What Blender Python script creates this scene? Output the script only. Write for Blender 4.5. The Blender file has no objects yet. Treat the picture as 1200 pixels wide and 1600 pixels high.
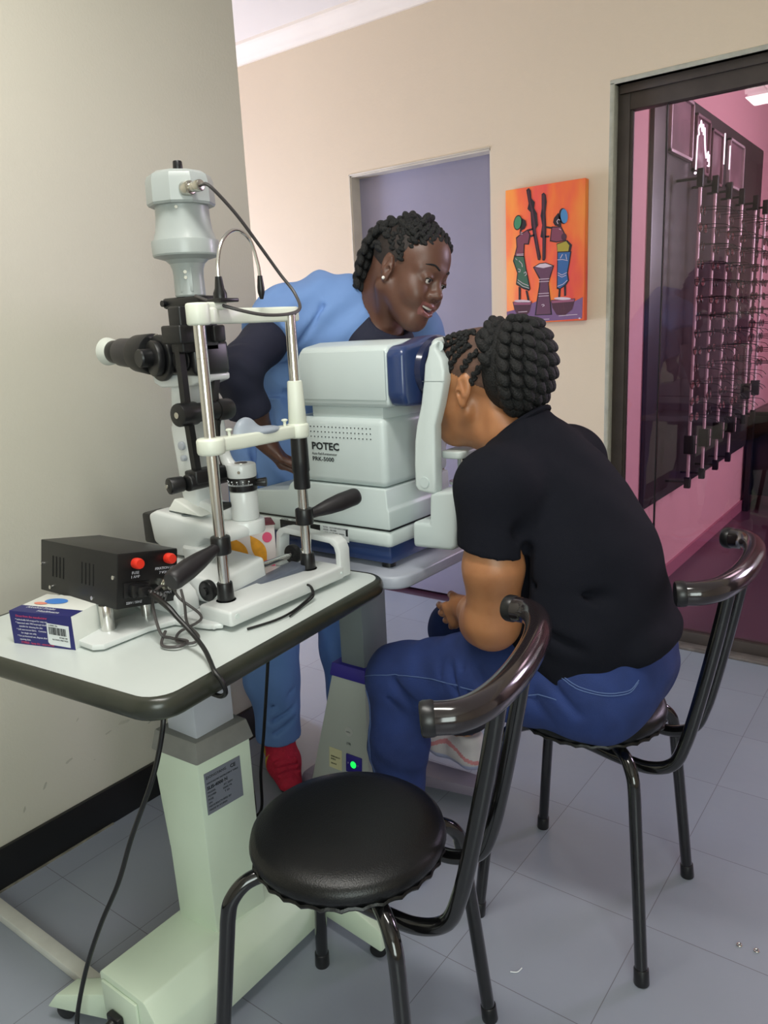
import bpy, bmesh, math, random
import numpy as np
from mathutils import Vector, Matrix
from mathutils.bvhtree import BVHTree
random.seed(7)
SC = bpy.context.scene
COL = SC.collection
PI = math.pi
V = Vector

# ------------------------------------------------------------------ camera
cam_d = bpy.data.cameras.new('camera')
cam = bpy.data.objects.new('camera', cam_d)
COL.objects.link(cam)
R_ = V((0.805, 0.592, -0.047)).normalized()
U_ = V((-0.099, 0.212, 0.972))
U_ = (U_ - R_ * U_.dot(R_)).normalized()
B_ = R_.cross(U_)
m = Matrix((R_, U_, B_)).transposed().to_4x4()
m.translation = V((0, 0, 1.27))
cam.matrix_world = m
cam_d.sensor_fit = 'VERTICAL'
cam_d.sensor_height = 36.0
cam_d.lens = 36.0 * 1209 / 1600
cam_d.clip_start = 0.02
SC.camera = cam

SC.view_settings.view_transform = 'Standard'
SC.view_settings.look = 'None'
SC.view_settings.gamma = 1
SC.view_settings.use_curve_mapping = False
SC.view_settings.exposure = 0.10

# ------------------------------------------------------------------ world and lights
w = bpy.data.worlds.new('world'); SC.world = w
w.use_nodes = True
w.node_tree.nodes['Background'].inputs[0].default_value = (0.80, 0.84, 0.90, 1)
w.node_tree.nodes['Background'].inputs[1].default_value = 0.21

def area(name, loc, look, sx, sy, power, color):
    d = bpy.data.lights.new(name, 'AREA'); d.shape = 'RECTANGLE'
    d.size = sx; d.size_y = sy; d.energy = power; d.color = color
    o = bpy.data.objects.new(name, d); COL.objects.link(o)
    o.location = loc
    o.rotation_euler = (V(look) - V(loc)).to_track_quat('-Z', 'Y').to_euler()
    return o
# daylight through the passage window on the left beyond the wall end
area('passage_daylight', (-4.5, 2.0, 1.0), (-1.2, 2.7, 0.7), 0.7, 1.2, 80, (0.66, 0.75, 1.0))
# daylight from the shop front behind the photographer
area('shop_front_daylight', (1.55, -1.7, 1.55), (-1.2, 1.3, 0.8), 1.5, 1.6, 56, (0.88, 1.0, 0.95))
# ceiling fitting light
area('ceiling_tube_light', (-0.65, 0.55, 2.50), (-0.65, 0.551, 0), 1.1, 0.25, 21, (1.0, 0.98, 0.92))
# lights of the shop behind the glass door
area('display_room_light', (0.1, 4.2, 2.5), (-0.6, 4.21, 0.4), 1.0, 0.5, 18, (1.0, 0.88, 0.90))
area('display_room_window', (1.7, 5.4, 2.1), (-0.7, 1.6, 0.0), 0.9, 0.9, 130, (0.84, 0.88, 1.0))

# ------------------------------------------------------------------ materials
def lin(c):
    return tuple(((x / 12.92) if x <= 0.04045 else ((x + 0.055) / 1.055) ** 2.4) for x in c)
def C8(r, g, b): return lin((r / 255, g / 255, b / 255))
MATS = {}
def mat(name, col, rough=0.5, metal=0.0, bump=0.0, bscale=200.0, var=0.0, vscale=6.0, emit=None,
        coat=0.0, sss=0.0, spec=None, sheen=0.0, stretch=None, detail=3.0):
    if name in MATS: return MATS[name]
    mt = bpy.data.materials.new(name); mt.use_nodes = True
    nt = mt.node_tree; b = nt.nodes['Principled BSDF']
    b.inputs['Base Color'].default_value = (*col, 1)
    b.inputs['Roughness'].default_value = rough
    b.inputs['Metallic'].default_value = metal
    if coat: b.inputs['Coat Weight'].default_value = coat; b.inputs['Coat Roughness'].default_value = 0.08
    if sss:
        b.inputs['Subsurface Weight'].default_value = sss
        b.inputs['Subsurface Scale'].default_value = 0.004
        b.inputs['Subsurface Radius'].default_value = (1.0, 0.4, 0.2)
    if spec is not None: b.inputs['Specular IOR Level'].default_value = spec
    if sheen: b.inputs['Sheen Weight'].default_value = sheen
    tc = nt.nodes.new('ShaderNodeTexCoord')
    src = tc.outputs['Object']
    if stretch:
        mp = nt.nodes.new('ShaderNodeMapping'); mp.inputs['Scale'].default_value = stretch
        nt.links.new(src, mp.inputs['Vector']); src = mp.outputs['Vector']
    if var or not bump:
        n = nt.nodes.new('ShaderNodeTexNoise'); n.inputs['Scale'].default_value = vscale
        n.inputs['Detail'].default_value = 4
        nt.links.new(src, n.inputs['Vector'])
        rp = nt.nodes.new('ShaderNodeMapRange')
        vv = var if var else 0.02
        rp.inputs['From Min'].default_value = 0.3; rp.inputs['From Max'].default_value = 0.7
        rp.inputs['To Min'].default_value = 1 - vv; rp.inputs['To Max'].default_value = 1 + vv
        nt.links.new(n.outputs['Fac'], rp.inputs['Value'])
        mx = nt.nodes.new('ShaderNodeVectorMath'); mx.operation = 'SCALE'
        mx.inputs[0].default_value = col
        nt.links.new(rp.outputs['Result'], mx.inputs['Scale'])
        nt.links.new(mx.outputs['Vector'], b.inputs['Base Color'])
    if bump:
        n2 = nt.nodes.new('ShaderNodeTexNoise'); n2.inputs['Scale'].default_value = bscale
        n2.inputs['Detail'].default_value = detail
        nt.links.new(src, n2.inputs['Vector'])
        bp = nt.nodes.new('ShaderNodeBump'); bp.inputs['Strength'].default_value = bump
        bp.inputs['Distance'].default_value = 0.004
        nt.links.new(n2.outputs['Fac'], bp.inputs['Height'])
        nt.links.new(bp.outputs['Normal'], b.inputs['Normal'])
    if emit:
        b.inputs['Emission Color'].default_value = (*emit[0], 1)
        b.inputs['Emission Strength'].default_value = emit[1]
    MATS[name] = mt
    return mt

M_wallL = mat('painted_plaster_grey', C8(206, 201, 186), 0.7, bump=0.12, bscale=140, var=0.03, vscale=1.6)
M_wallB = mat('painted_plaster_cream', C8(217, 199, 174), 0.7, bump=0.12, bscale=120, var=0.02, vscale=1.2)
M_ceil = mat('ceiling_white', C8(238, 230, 222), 0.8, bump=0.05, bscale=80)
M_trimB = mat('black_skirting', C8(16, 16, 18), 0.45, var=0.1)
M_cornice = mat('cornice_white', C8(240, 228, 214), 0.6)
M_doorP = mat('purple_door_paint', C8(146, 142, 162), 0.38, bump=0.10, bscale=60, var=0.04, vscale=3)
M_jamb = mat('old_cream_jamb', C8(205, 195, 180), 0.6, bump=0.2, bscale=40, var=0.08, vscale=9)
M_bronze = mat('bronze_frame', C8(66, 58, 52), 0.5, metal=0.25, bump=0.1, bscale=60, var=0.15, vscale=14)
M_pink = mat('pink_wall', C8(198, 142, 150), 0.65, bump=0.05, bscale=90)
M_panel = mat('dark_display_panel', C8(44, 37, 42), 0.34)
M_lamph = mat('lamp_housing_grey_white', C8(164, 170, 168), 0.35, coat=0.1)
M_white = mat('instrument_white', C8(214, 217, 216), 0.3, coat=0.2)
M_whiteC = mat('instrument_cream', C8(222, 226, 212), 0.38)
M_potec = mat('pale_grey_plastic', C8(197, 207, 206), 0.38)
M_potec2 = mat('paler_grey_plastic', C8(208, 217, 215), 0.38)
M_blue = mat('dark_blue_plastic', C8(42, 60, 104), 0.28, coat=0.3)
M_black = mat('black_plastic', C8(20, 20, 22), 0.35)
M_blackm = mat('black_painted_metal', C8(17, 17, 19), 0.42, bump=0.06, bscale=700)
M_tube = mat('black_gloss_tube', C8(9, 9, 10), 0.14, coat=0.6)
M_rail = mat('dark_rail_tube', C8(34, 28, 30), 0.15, coat=0.5)
M_chrome = mat('chrome', (0.74, 0.73, 0.70), 0.2, metal=1.0)
M_steel = mat('steel', (0.60, 0.58, 0.52), 0.25, metal=1.0)
M_leather = mat('black_leatherette', C8(11, 12, 13), 0.36, bump=0.14, bscale=420, spec=0.4)
M_glassdark = mat('dark_lens', C8(12, 14, 20), 0.05, coat=1)
M_top = mat('laminate_top', C8(208, 215, 212), 0.30)
M_edge = mat('olive_black_edging', C8(50, 52, 44), 0.28, var=0.12, vscale=20)
M_house = mat('pale_green_enamel', C8(198, 212, 192), 0.42, var=0.04, vscale=5)
M_collar = mat('grey_collar', C8(118, 118, 114), 0.5, var=0.08, vscale=30)
M_col = mat('grey_column', C8(172, 176, 184), 0.35)
M_col2 = mat('mid_grey_column', C8(112, 120, 122), 0.4)
M_house2 = mat('pale_grey_housing', C8(178, 184, 178), 0.42)
M_vio = mat('violet_band', C8(48, 38, 140), 0.4)
M_floorstrip = mat('white_trunking', C8(205, 205, 198), 0.5, var=0.06, vscale=20)
M_cable = mat('black_cable', C8(14, 14, 15), 0.4)
M_cableg = mat('grey_cable', C8(70, 66, 66), 0.45)
M_red = mat('red_knob', C8(226, 52, 34), 0.35)
M_text = mat('dark_print', C8(26, 30, 34), 0.6)
M_textw = mat('white_print', C8(205, 205, 215), 0.6)
M_textr = mat('pink_print', C8(200, 70, 100), 0.6)
M_paper = mat('white_label', C8(218, 222, 224), 0.6)
M_silverlab = mat('silver_label', C8(118, 122, 132), 0.4, metal=0.3)
M_navybox = mat('navy_card', C8(32, 34, 104), 0.45)
M_whitebox = mat('white_card', C8(226, 228, 222), 0.5)
M_cup = mat('grey_silicone', C8(160, 168, 180), 0.4)
M_grip = mat('brown_rubber', C8(30, 27, 30), 0.45)

# ------------------------------------------------------------------ helpers
def T(x, y, z): return Matrix.Translation((x, y, z))
def RZ(a): return Matrix.Rotation(a, 4, 'Z')
def frame(o, x, z):
    """matrix with origin o, local x along x, local z along z"""
    z = V(z).normalized(); x = V(x); x = (x - z * x.dot(z)).normalized(); y = z.cross(x)
    mm = Matrix((x, y, z)).transposed().to_4x4(); mm.translation = V(o); return mm

class B:
    def __init__(s): s.bm = bmesh.new()
    def _add(s, t, mx=None, mi=0, bev=0, seg=2, angle=35):
        if bev:
            es = [e for e in t.edges if len(e.link_faces) == 2 and e.calc_face_angle(0) > math.radians(angle)]
            bmesh.ops.bevel(t, geom=es, offset=bev, segments=seg, profile=0.5, affect='EDGES', clamp_overlap=True)
        if mx is not None: bmesh.ops.transform(t, matrix=mx, verts=t.verts)
        for f in t.faces: f.material_index = mi
        me = bpy.data.meshes.new('tmp'); t.to_mesh(me); t.free()
        s.bm.from_mesh(me); bpy.data.meshes.remove(me); return s
    def box(s, lo, hi, bev=0, mx=None, mi=0, seg=2):
        t = bmesh.new(); bmesh.ops.create_cube(t, size=1)
        c = [(a + b) / 2 for a, b in zip(lo, hi)]; d = [abs(b - a) for a, b in zip(lo, hi)]
        for v in t.verts: v.co = V((v.co.x * d[0] + c[0], v.co.y * d[1] + c[1], v.co.z * d[2] + c[2]))
        return s._add(t, mx, mi, bev, seg)
    def hexa(s, pts, bev=0, mi=0, seg=2):
        """8 points: bottom 4 (ccw) then top 4"""
        t = bmesh.new(); vs = [t.verts.new(p) for p in pts]
        for f in ((3, 2, 1, 0), (4, 5, 6, 7), (0, 1, 5, 4), (1, 2, 6, 5), (2, 3, 7, 6), (3, 0, 4, 7)):
            t.faces.new([vs[i] for i in f])
        bmesh.ops.recalc_face_normals(t, faces=t.faces)
        return s._add(t, None, mi, bev, seg)
    def prism(s, pts, h0, h1, bev=0, mx=None, mi=0, seg=2, angle=35):
        """2D outline extruded along local z from h0 to h1"""
        t = bmesh.new()
        a = [t.verts.new((p[0], p[1], h0)) for p in pts]; b = [t.verts.new((p[0], p[1], h1)) for p in pts]
        n = len(pts)
        t.faces.new(list(reversed(a))); t.faces.new(b)
        for i in range(n): t.faces.new((a[i], a[(i + 1) % n], b[(i + 1) % n], b[i]))
        bmesh.ops.recalc_face_normals(t, faces=t.faces)
        return s._add(t, mx, mi, bev, seg, angle)
    def lathe(s, prof, mx=None, mi=0, n=32):
        """profile (r,z) about local z; closed with discs when r>0 at ends"""
        t = bmesh.new(); rings = []
        for r, z in prof:
            if r < 1e-6: rings.append([t.verts.new((0, 0, z))])
            else: rings.append([t.verts.new((r * math.cos(2 * PI * i / n), r * math.sin(2 * PI * i / n), z)) for i in range(n)])
        for A, Bq in zip(rings, rings[1:]):
            for i in range(n):
                j = (i + 1) % n
                if len(A) == 1 and len(Bq) == 1: continue
                if len(A) == 1: t.faces.new((A[0], Bq[j], Bq[i]))
                elif len(Bq) == 1: t.faces.new((A[i], A[j], Bq[0]))
                else: t.faces.new((A[i], A[j], Bq[j], Bq[i]))
        if len(rings[0]) > 1: t.faces.new(list(reversed(rings[0])))
        if len(rings[-1]) > 1: t.faces.new(rings[-1])
        bmesh.ops.recalc_face_normals(t, faces=t.faces)
        return s._add(t, mx, mi)
    def cyl(s, p, q, r, r2=None, mi=0, n=24, bev=0):
        p = V(p); q = V(q); d = q - p; L = d.length; r2 = r if r2 is None else r2
        x = V((1, 0, 0)) if abs(d.normalized().x) < 0.9 else V((0, 1, 0))
        mx = frame(p, x, d)
        if bev:
            pr = [(0, 0), (r - bev, 0), (r - bev * .3, bev * .3), (r, bev), (r2, L - bev), (r2 - bev * .3, L - bev * .3), (r2 - bev, L), (0, L)]
        else: pr = [(r, 0), (r2, L)]
        return s.lathe(pr, mx, mi, n)
    def ball(s, c, r, mi=0, mx=None, n=20):
        if not hasattr(r, '__len__'): r = (r, r, r)
        t = bmesh.new(); bmesh.ops.create_uvsphere(t, u_segments=n, v_segments=max(8, n // 2 + 2), radius=1)
        for v in t.verts: v.co = V((v.co.x * r[0], v.co.y * r[1], v.co.z * r[2]))
        if mx is not None: bmesh.ops.transform(t, matrix=mx, verts=t.verts)
        bmesh.ops.translate(t, verts=t.verts, vec=V(c))
        return s._add(t, None, mi)
    def tube(s, pts, r, mi=0, n=12, smooth=0, caps=True, flat=None):
        """sweep; r constant or list; pts smoothed with Catmull-Rom when smooth>0"""
        P = [V(p) for p in pts]; Rr = list(r) if hasattr(r, '__len__') else [r] * len(P)
        if smooth:
            P, Rr = crom(P, Rr, smooth)
        t = bmesh.new(); rings = []
        d0 = (P[1] - P[0]).normalized()
        nrm = d0.orthogonal().normalized()
        for i, p in enumerate(P):
            d = (P[min(i + 1, len(P) - 1)] - P[max(i - 1, 0)]).normalized()
            nrm = (nrm - d * nrm.dot(d)).normalized(); bn = d.cross(nrm)
            rings.append([t.verts.new(p + (nrm * math.cos(2 * PI * k / n) + bn * math.sin(2 * PI * k / n)) * Rr[i]) for k in range(n)])
        for A, Bq in zip(rings, rings[1:]):
            for k in range(n): t.faces.new((A[k], A[(k + 1) % n], Bq[(k + 1) % n], Bq[k]))
        if caps: t.faces.new(list(reversed(rings[0]))); t.faces.new(rings[-1])
        bmesh.ops.recalc_face_normals(t, faces=t.faces)
        return s._add(t, None, mi)
    def poly(s, pts, mi=0):
        t = bmesh.new(); t.faces.new([t.verts.new(p) for p in pts]); return s._add(t, None, mi)

def crom(P, Rr, k):
    Q = []; RQ = []
    for i in range(len(P) - 1):
        p0 = P[max(i - 1, 0)]; p1 = P[i]; p2 = P[i + 1]; p3 = P[min(i + 2, len(P) - 1)]
        for j in range(k):
            t = j / k
            Q.append(0.5 * ((2 * p1) + (p2 - p0) * t + (2 * p0 - 5 * p1 + 4 * p2 - p3) * t * t + (3 * p1 - p0 - 3 * p2 + p3) * t ** 3))
            RQ.append(Rr[i] * (1 - t) + Rr[i + 1] * t)
    Q.append(P[-1]); RQ.append(Rr[-1]); return Q, RQ

def fin(name, me, mats, parent=None, label=None, smooth=True, ang=32):
    if not isinstance(mats, (list, tuple)): mats = [mats]
    for mm in mats: me.materials.append(mm)
    if smooth:
        me.polygons.foreach_set('use_smooth', [True] * len(me.polygons))
        try: me.set_sharp_from_angle(angle=math.radians(ang))
        except Exception: pass
    o = bpy.data.objects.new(name, me); COL.objects.link(o)
    if parent is not None:
        o.parent = parent
        if parent.type == 'EMPTY' and not parent.get('localparts'):
            o.matrix_parent_inverse = parent.matrix_basis.inverted()
    if label: o['label'] = label
    return o
def obj(name, b, mats, parent=None, label=None, smooth=True, ang=32):
    me = bpy.data.meshes.new(name); b.bm.to_mesh(me); b.bm.free()
    return fin(name, me, mats, parent, label, smooth, ang)
def thing(name, label, cat, loc, group=None, rz=0, local=False):
    o = bpy.data.objects.new(name, None); COL.objects.link(o); o.empty_display_size = 0.05
    o.location = loc; o.rotation_euler = (0, 0, rz)
    if local: o['localparts'] = True
    tag(o, label, cat, group); return o
def tag(o, label, cat, group=None):
    o['label'] = label; o['category'] = cat
    if group: o['group'] = group
    return o
def struct(name, b, mats, parent=None, **k):
    o = obj(name, b, mats, parent, **k)
    o['kind'] = 'structure'
    return o
def text(name, s, size, o, x, n, mt, parent, sx=1.0, bold=0.0, sp=1.0):
    """flat lettering: origin o, reading along x, facing n"""
    c = bpy.data.curves.new('t', 'FONT'); c.body = s; c.size = size; c.extrude = 0.00015; c.offset = bold
    c.space_character = sp; c.resolution_u = 2
    t = bpy.data.objects.new('t', c); COL.objects.link(t)
    me = bpy.data.meshes.new_from_object(t.evaluated_get(bpy.context.evaluated_depsgraph_get()))
    bpy.data.objects.remove(t); bpy.data.curves.remove(c)
    me.materials.clear()
    me.transform(Matrix.Diagonal((sx, 1, 1, 1))); me.transform(frame(o, x, n))
    return fin(name, me, mt, parent, smooth=False)
# ------------------------------------------------------------------ implicit surfaces for people, hair and cloth
class SDF:
    def __init__(s, lo, hi, h):
        s.lo = np.array(lo, dtype=np.float32); s.h = h
        s.n = np.ceil((np.array(hi) - np.array(lo)) / h).astype(int) + 1
        s.D = np.full(tuple(s.n), 1.0, dtype=np.float32)
        s.ax = [s.lo[i] + h * np.arange(s.n[i], dtype=np.float32) for i in range(3)]
    def _sub(s, lo, hi):
        sl = []
        for i in range(3):
            a = int(max(0, math.floor((lo[i] - s.lo[i]) / s.h))); b = int(min(s.n[i], math.ceil((hi[i] - s.lo[i]) / s.h) + 1))
            if b <= a: return None
            sl.append(slice(a, b))
        X = s.ax[0][sl[0]][:, None, None]; Y = s.ax[1][sl[1]][None, :, None]; Z = s.ax[2][sl[2]][None, None, :]
        return tuple(sl), X, Y, Z
    def _comb(s, sl, d, k, op):
        A = s.D[sl]
        if op == 'u':
            if k > 0:
                hh = np.clip(0.5 + 0.5 * (A - d) / k, 0, 1); A = A * (1 - hh) + d * hh - k * hh * (1 - hh)
            else: A = np.minimum(A, d)
        elif op == 's':
            if k > 0:
                hh = np.clip(0.5 - 0.5 * (A + d) / k, 0, 1); A = A * (1 - hh) - d * hh + k * hh * (1 - hh)
            else: A = np.maximum(A, -d)
        s.D[sl] = A.astype(np.float32)
    def cap(s, p, q, r1, r2=None, k=0.01, op='u', w=None, ws=1.0):
        """round cone; w: direction in which the section is widened by factor ws"""
        p = np.array(p, float); q = np.array(q, float); r2 = r1 if r2 is None else r2
        m = max(r1, r2) * max(ws, 1) + 0.035 + k
        g = s._sub(np.minimum(p, q) - m, np.maximum(p, q) + m)
        if g is None: return s
        sl, X, Y, Z = g; ab = q - p; L2 = float(ab @ ab) + 1e-9
        if w is not None:
            w = np.array(w, float); w /= np.linalg.norm(w)
        dx, dy, dz = X - p[0], Y - p[1], Z - p[2]
        t = np.clip((dx * ab[0] + dy * ab[1] + dz * ab[2]) / L2, 0, 1)
        ex, ey, ez = dx - t * ab[0], dy - t * ab[1], dz - t * ab[2]
        if w is not None:
            a = (ex * w[0] + ey * w[1] + ez * w[2]) * (1 - 1 / ws)
            ex = ex - a * w[0]; ey = ey - a * w[1]; ez = ez - a * w[2]
        d = np.sqrt(ex * ex + ey * ey + ez * ez) - (r1 + (r2 - r1) * t)
        s._comb(sl, d, k, op); return s
    def ell(s, c, r, R=None, k=0.01, op='u'):
        c = np.array(c, float); r = np.array(r, float); m = float(r.max()) + 0.03 + k
        g = s._sub(c - m, c + m)
        if g is None: return s
        sl, X, Y, Z = g; dx, dy, dz = X - c[0], Y - c[1], Z - c[2]
        if R is not None:
            R = np.array(R)
            u = [dx * R[0, i] + dy * R[1, i] + dz * R[2, i] for i in range(3)]
        else: u = [dx, dy, dz]
        k0 = np.sqrt((u[0] / r[0]) ** 2 + (u[1] / r[1]) ** 2 + (u[2] / r[2]) ** 2)
        k1 = np.sqrt((u[0] / r[0] ** 2) ** 2 + (u[1] / r[1] ** 2) ** 2 + (u[2] / r[2] ** 2) ** 2) + 1e-6
        s._comb(sl, k0 * (k0 - 1) / k1, k, op); return s
    def chain(s, pts, rs, k=0.02, **kw):
        for i in range(len(pts) - 1): s.cap(pts[i], pts[i + 1], rs[i], rs[i + 1], k=k, **kw)
        return s
    def cut(s, p, n, lo=None, hi=None):
        """remove everything on the side the normal points to (optionally only inside a box)"""
        g = s._sub(lo if lo is not None else s.lo, hi if hi is not None else s.lo + s.h * s.n)
        sl, X, Y, Z = g; n = np.array(n, float); n /= np.linalg.norm(n)
        d = (X - p[0]) * n[0] + (Y - p[1]) * n[1] + (Z - p[2]) * n[2]
        s.D[sl] = np.maximum(s.D[sl], d.astype(np.float32)); return s
    def ripple(s, amp, fn):
        X = s.ax[0][:, None, None]; Y = s.ax[1][None, :, None]; Z = s.ax[2][None, None, :]
        s.D = s.D + (amp * fn(X, Y, Z)).astype(np.float32); return s
    def mesh(s, relax=1):
        D = s.D; D[0] = D[-1] = 1; D[:, 0] = D[:, -1] = 1; D[:, :, 0] = D[:, :, -1] = 1
        S = D < 0
        c = np.zeros(tuple(np.array(D.shape) - 1), dtype=np.int8)
        for i in (0, 1):
            for j in (0, 1):
                for l in (0, 1):
                    c += S[i:c.shape[0] + i, j:c.shape[1] + j, l:c.shape[2] + l]
        act = (c > 0) & (c < 8)
        I, J, K = np.nonzero(act)
        idx = np.full(act.shape, -1, dtype=np.int64); idx[I, J, K] = np.arange(len(I))
        P = np.zeros((len(I), 3)); N = np.zeros(len(I))
        for ax in range(3):
            o1, o2 = [a for a in range(3) if a != ax]
            for u in (0, 1):
                for v in (0, 1):
                    a = [0, 0, 0]; a[o1] = u; a[o2] = v; b = list(a); b[ax] = 1
                    va = D[I + a[0], J + a[1], K + a[2]]; vb = D[I + b[0], J + b[1], K + b[2]]
                    cr = (va < 0) != (vb < 0)
                    t = np.where(cr, va / np.where(cr, va - vb, 1), 0)
                    q = np.array(a, float)[None, :].repeat(len(I), 0); q[:, ax] += t
                    P += q * cr[:, None]; N += cr
        P = P / N[:, None] + np.stack([I, J, K], 1)
        P = P * s.h + s.lo
        F = []
        for ax in range(3):
            o1, o2 = [(1, 2), (2, 0), (0, 1)][ax]
            sa = [slice(None)] * 3; sb = [slice(None)] * 3
            sa[ax] = slice(0, -1); sb[ax] = slice(1, None)
            cr = S[tuple(sa)] != S[tuple(sb)]
            G = np.stack(np.nonzero(cr), 1)
            G = G[(G[:, o1] > 0) & (G[:, o2] > 0) & (G[:, o1] < D.shape[o1] - 1) & (G[:, o2] < D.shape[o2] - 1)]
            sg = S[G[:, 0], G[:, 1], G[:, 2]]
            qs = []
            for (du, dv) in ((-1, -1), (0, -1), (0, 0), (-1, 0)):
                H = G.copy(); H[:, o1] += du; H[:, o2] += dv
                qs.append(idx[H[:, 0], H[:, 1], H[:, 2]])
            Q = np.stack(qs, 1); Q[~sg] = Q[~sg][:, ::-1]
            F.append(Q)
        F = np.concatenate(F); F = F[(F >= 0).all(1)]
        # light relaxation
        for _ in range(relax):
            acc = np.zeros_like(P); cnt = np.zeros(len(P))
            for a, b in ((0, 1), (1, 2), (2, 3), (3, 0)):
                np.add.at(acc, F[:, a], P[F[:, b]]); np.add.at(acc, F[:, b], P[F[:, a]])
                np.add.at(cnt, F[:, a], 1); np.add.at(cnt, F[:, b], 1)
            P = 0.5 * P + 0.5 * acc / np.maximum(cnt, 1)[:, None]
        return P, F
def sdf_obj(name, parts, mats, parent=None, label=None, matfn=None, ang=180):
    """parts: list of (P,F); matfn(center)->material index"""
    Ps = []; Fs = []; off = 0
    for P, F in parts: Ps.append(P); Fs.append(F + off); off += len(P)
    P = np.concatenate(Ps); F = np.concatenate(Fs)
    me = bpy.data.meshes.new(name)
    me.vertices.add(len(P)); me.vertices.foreach_set('co', P.astype(np.float32).ravel())
    me.loops.add(F.size); me.loops.foreach_set('vertex_index', F.astype(np.int32).ravel())
    me.polygons.add(len(F)); me.polygons.foreach_set('loop_start', np.arange(0, F.size, 4, dtype=np.int32))
    me.polygons.foreach_set('loop_total', np.full(len(F), 4, dtype=np.int32))
    me.update(calc_edges=True); me.validate()
    if matfn is not None and len(me.polygons) == len(F):
        cc = P[F].mean(1); me.polygons.foreach_set('material_index', matfn(cc).astype(np.int32))
    o = fin(name, me, mats, parent, label, ang=ang)
    return o
def on_surface(o, pts, off=0.0):
    me = o.data
    bv = BVHTree.FromPolygons([v.co for v in me.vertices], [tuple(p.vertices) for p in me.polygons])
    out = []
    for p in pts:
        loc, nor, i, d = bv.find_nearest(V(p)); out.append(loc + nor * off)
    return out
def dens(pts, k=6):
    Q, _ = crom([V(p) for p in pts], [0] * len(pts), k); return Q
# ------------------------------------------------------------------ room
def floor_mat():
    mt = bpy.data.materials.new('vinyl_tiles'); mt.use_nodes = True; nt = mt.node_tree; b = nt.nodes['Principled BSDF']
    N = nt.nodes.new; L = nt.links.new
    g = N('ShaderNodeNewGeometry'); sp = N('ShaderNodeSeparateXYZ'); L(g.outputs['Position'], sp.inputs[0])
    def mth(op, a, bb=None):
        n = N('ShaderNodeMath'); n.operation = op
        for i, q in enumerate((a, bb)):
            if q is None: continue
            if isinstance(q, (int, float)): n.inputs[i].default_value = q
            else: L(q, n.inputs[i])
        return n.outputs[0]
    ln = []; cell = []
    for ax, off, stp in (('X', 0.437, 0.305), ('Y', -0.820, 0.308)):
        u = mth('DIVIDE', mth('ADD', sp.outputs[ax], off), stp)
        f = mth('FRACT', u); d = mth('ABSOLUTE', mth('SUBTRACT', f, 0.5))
        ln.append(mth('GREATER_THAN', d, 0.4972)); cell.append(mth('FLOOR', u))
    grout = mth('MAXIMUM', ln[0], ln[1])
    cb = N('ShaderNodeCombineXYZ'); L(cell[0], cb.inputs[0]); L(cell[1], cb.inputs[1])
    wn = N('ShaderNodeTexWhiteNoise'); wn.noise_dimensions = '2D'; L(cb.outputs[0], wn.inputs[0])
    n1 = N('ShaderNodeTexNoise'); n1.inputs['Scale'].default_value = 3.0; n1.inputs['Detail'].default_value = 6; L(g.outputs['Position'], n1.inputs['Vector'])
    s = mth('ADD', mth('MULTIPLY', wn.outputs[0], 0.06), mth('MULTIPLY', n1.outputs['Fac'], 0.16))
    s = mth('ADD', s, 0.86)
    vm = N('ShaderNodeVectorMath'); vm.operation = 'SCALE'; vm.inputs[0].default_value = C8(146, 152, 164); L(s, vm.inputs['Scale'])
    mx = N('ShaderNodeMix'); mx.data_type = 'RGBA'; L(mth('MULTIPLY', grout, 0.65), mx.inputs['Factor']); L(vm.outputs[0], mx.inputs['A'])
    mx.inputs['B'].default_value = (*C8(78, 72, 74), 1)
    L(mx.outputs['Result'], b.inputs['Base Color']); b.inputs['Roughness'].default_value = 0.36
    bp = N('ShaderNodeBump'); bp.inputs['Strength'].default_value = 0.08; bp.inputs['Distance'].default_value = 0.01
    n2 = N('ShaderNodeTexNoise'); n2.inputs['Scale'].default_value = 14; L(g.outputs['Position'], n2.inputs['Vector']); L(n2.outputs['Fac'], bp.inputs['Height'])
    L(bp.outputs[0], b.inputs['Normal'])
    return mt
def glass_mat(name, col, refl):
    mt = bpy.data.materials.new(name); mt.use_nodes = True; nt = mt.node_tree; nt.nodes.clear()
    N = nt.nodes.new; L = nt.links.new
    tr = N('ShaderNodeBsdfTransparent'); tr.inputs[0].default_value = (*col, 1)
    gl = N('ShaderNodeBsdfGlossy'); gl.inputs['Roughness'].default_value = 0.0
    fr = N('ShaderNodeFresnel'); fr.inputs[0].default_value = 1.45
    ml = N('ShaderNodeMath'); ml.operation = 'MULTIPLY'; ml.inputs[1].default_value = refl; L(fr.outputs[0], ml.inputs[0])
    mx = N('ShaderNodeMixShader'); L(ml.outputs[0], mx.inputs[0]); L(tr.outputs[0], mx.inputs[1]); L(gl.outputs[0], mx.inputs[2])
    o = N('ShaderNodeOutputMaterial'); L(mx.outputs[0], o.inputs[0])
    return mt
M_glass = glass_mat('tinted_glass', (0.74, 0.66, 0.71), 1.5)

YB = 2.945; XL = -1.75; ZC = 2.61
b = B(); b.box((-4.6, -2.4, -0.05), (2.4, YB, 0)); struct('floor', b, floor_mat())
b = B(); b.box((-4.6, -2.4, ZC), (2.4, 7.0, ZC + 0.05)); struct('ceiling', b, M_ceil)
# left wall with scuffs, ends before the passage
wl = bpy.data.materials.new('scuffed_plaster'); wl = M_wallL
b = B(); b.box((XL - 0.12, -2.4, 0), (XL, 1.737, ZC), bev=0.006); struct('wall_left', b, M_wallL)
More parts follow.
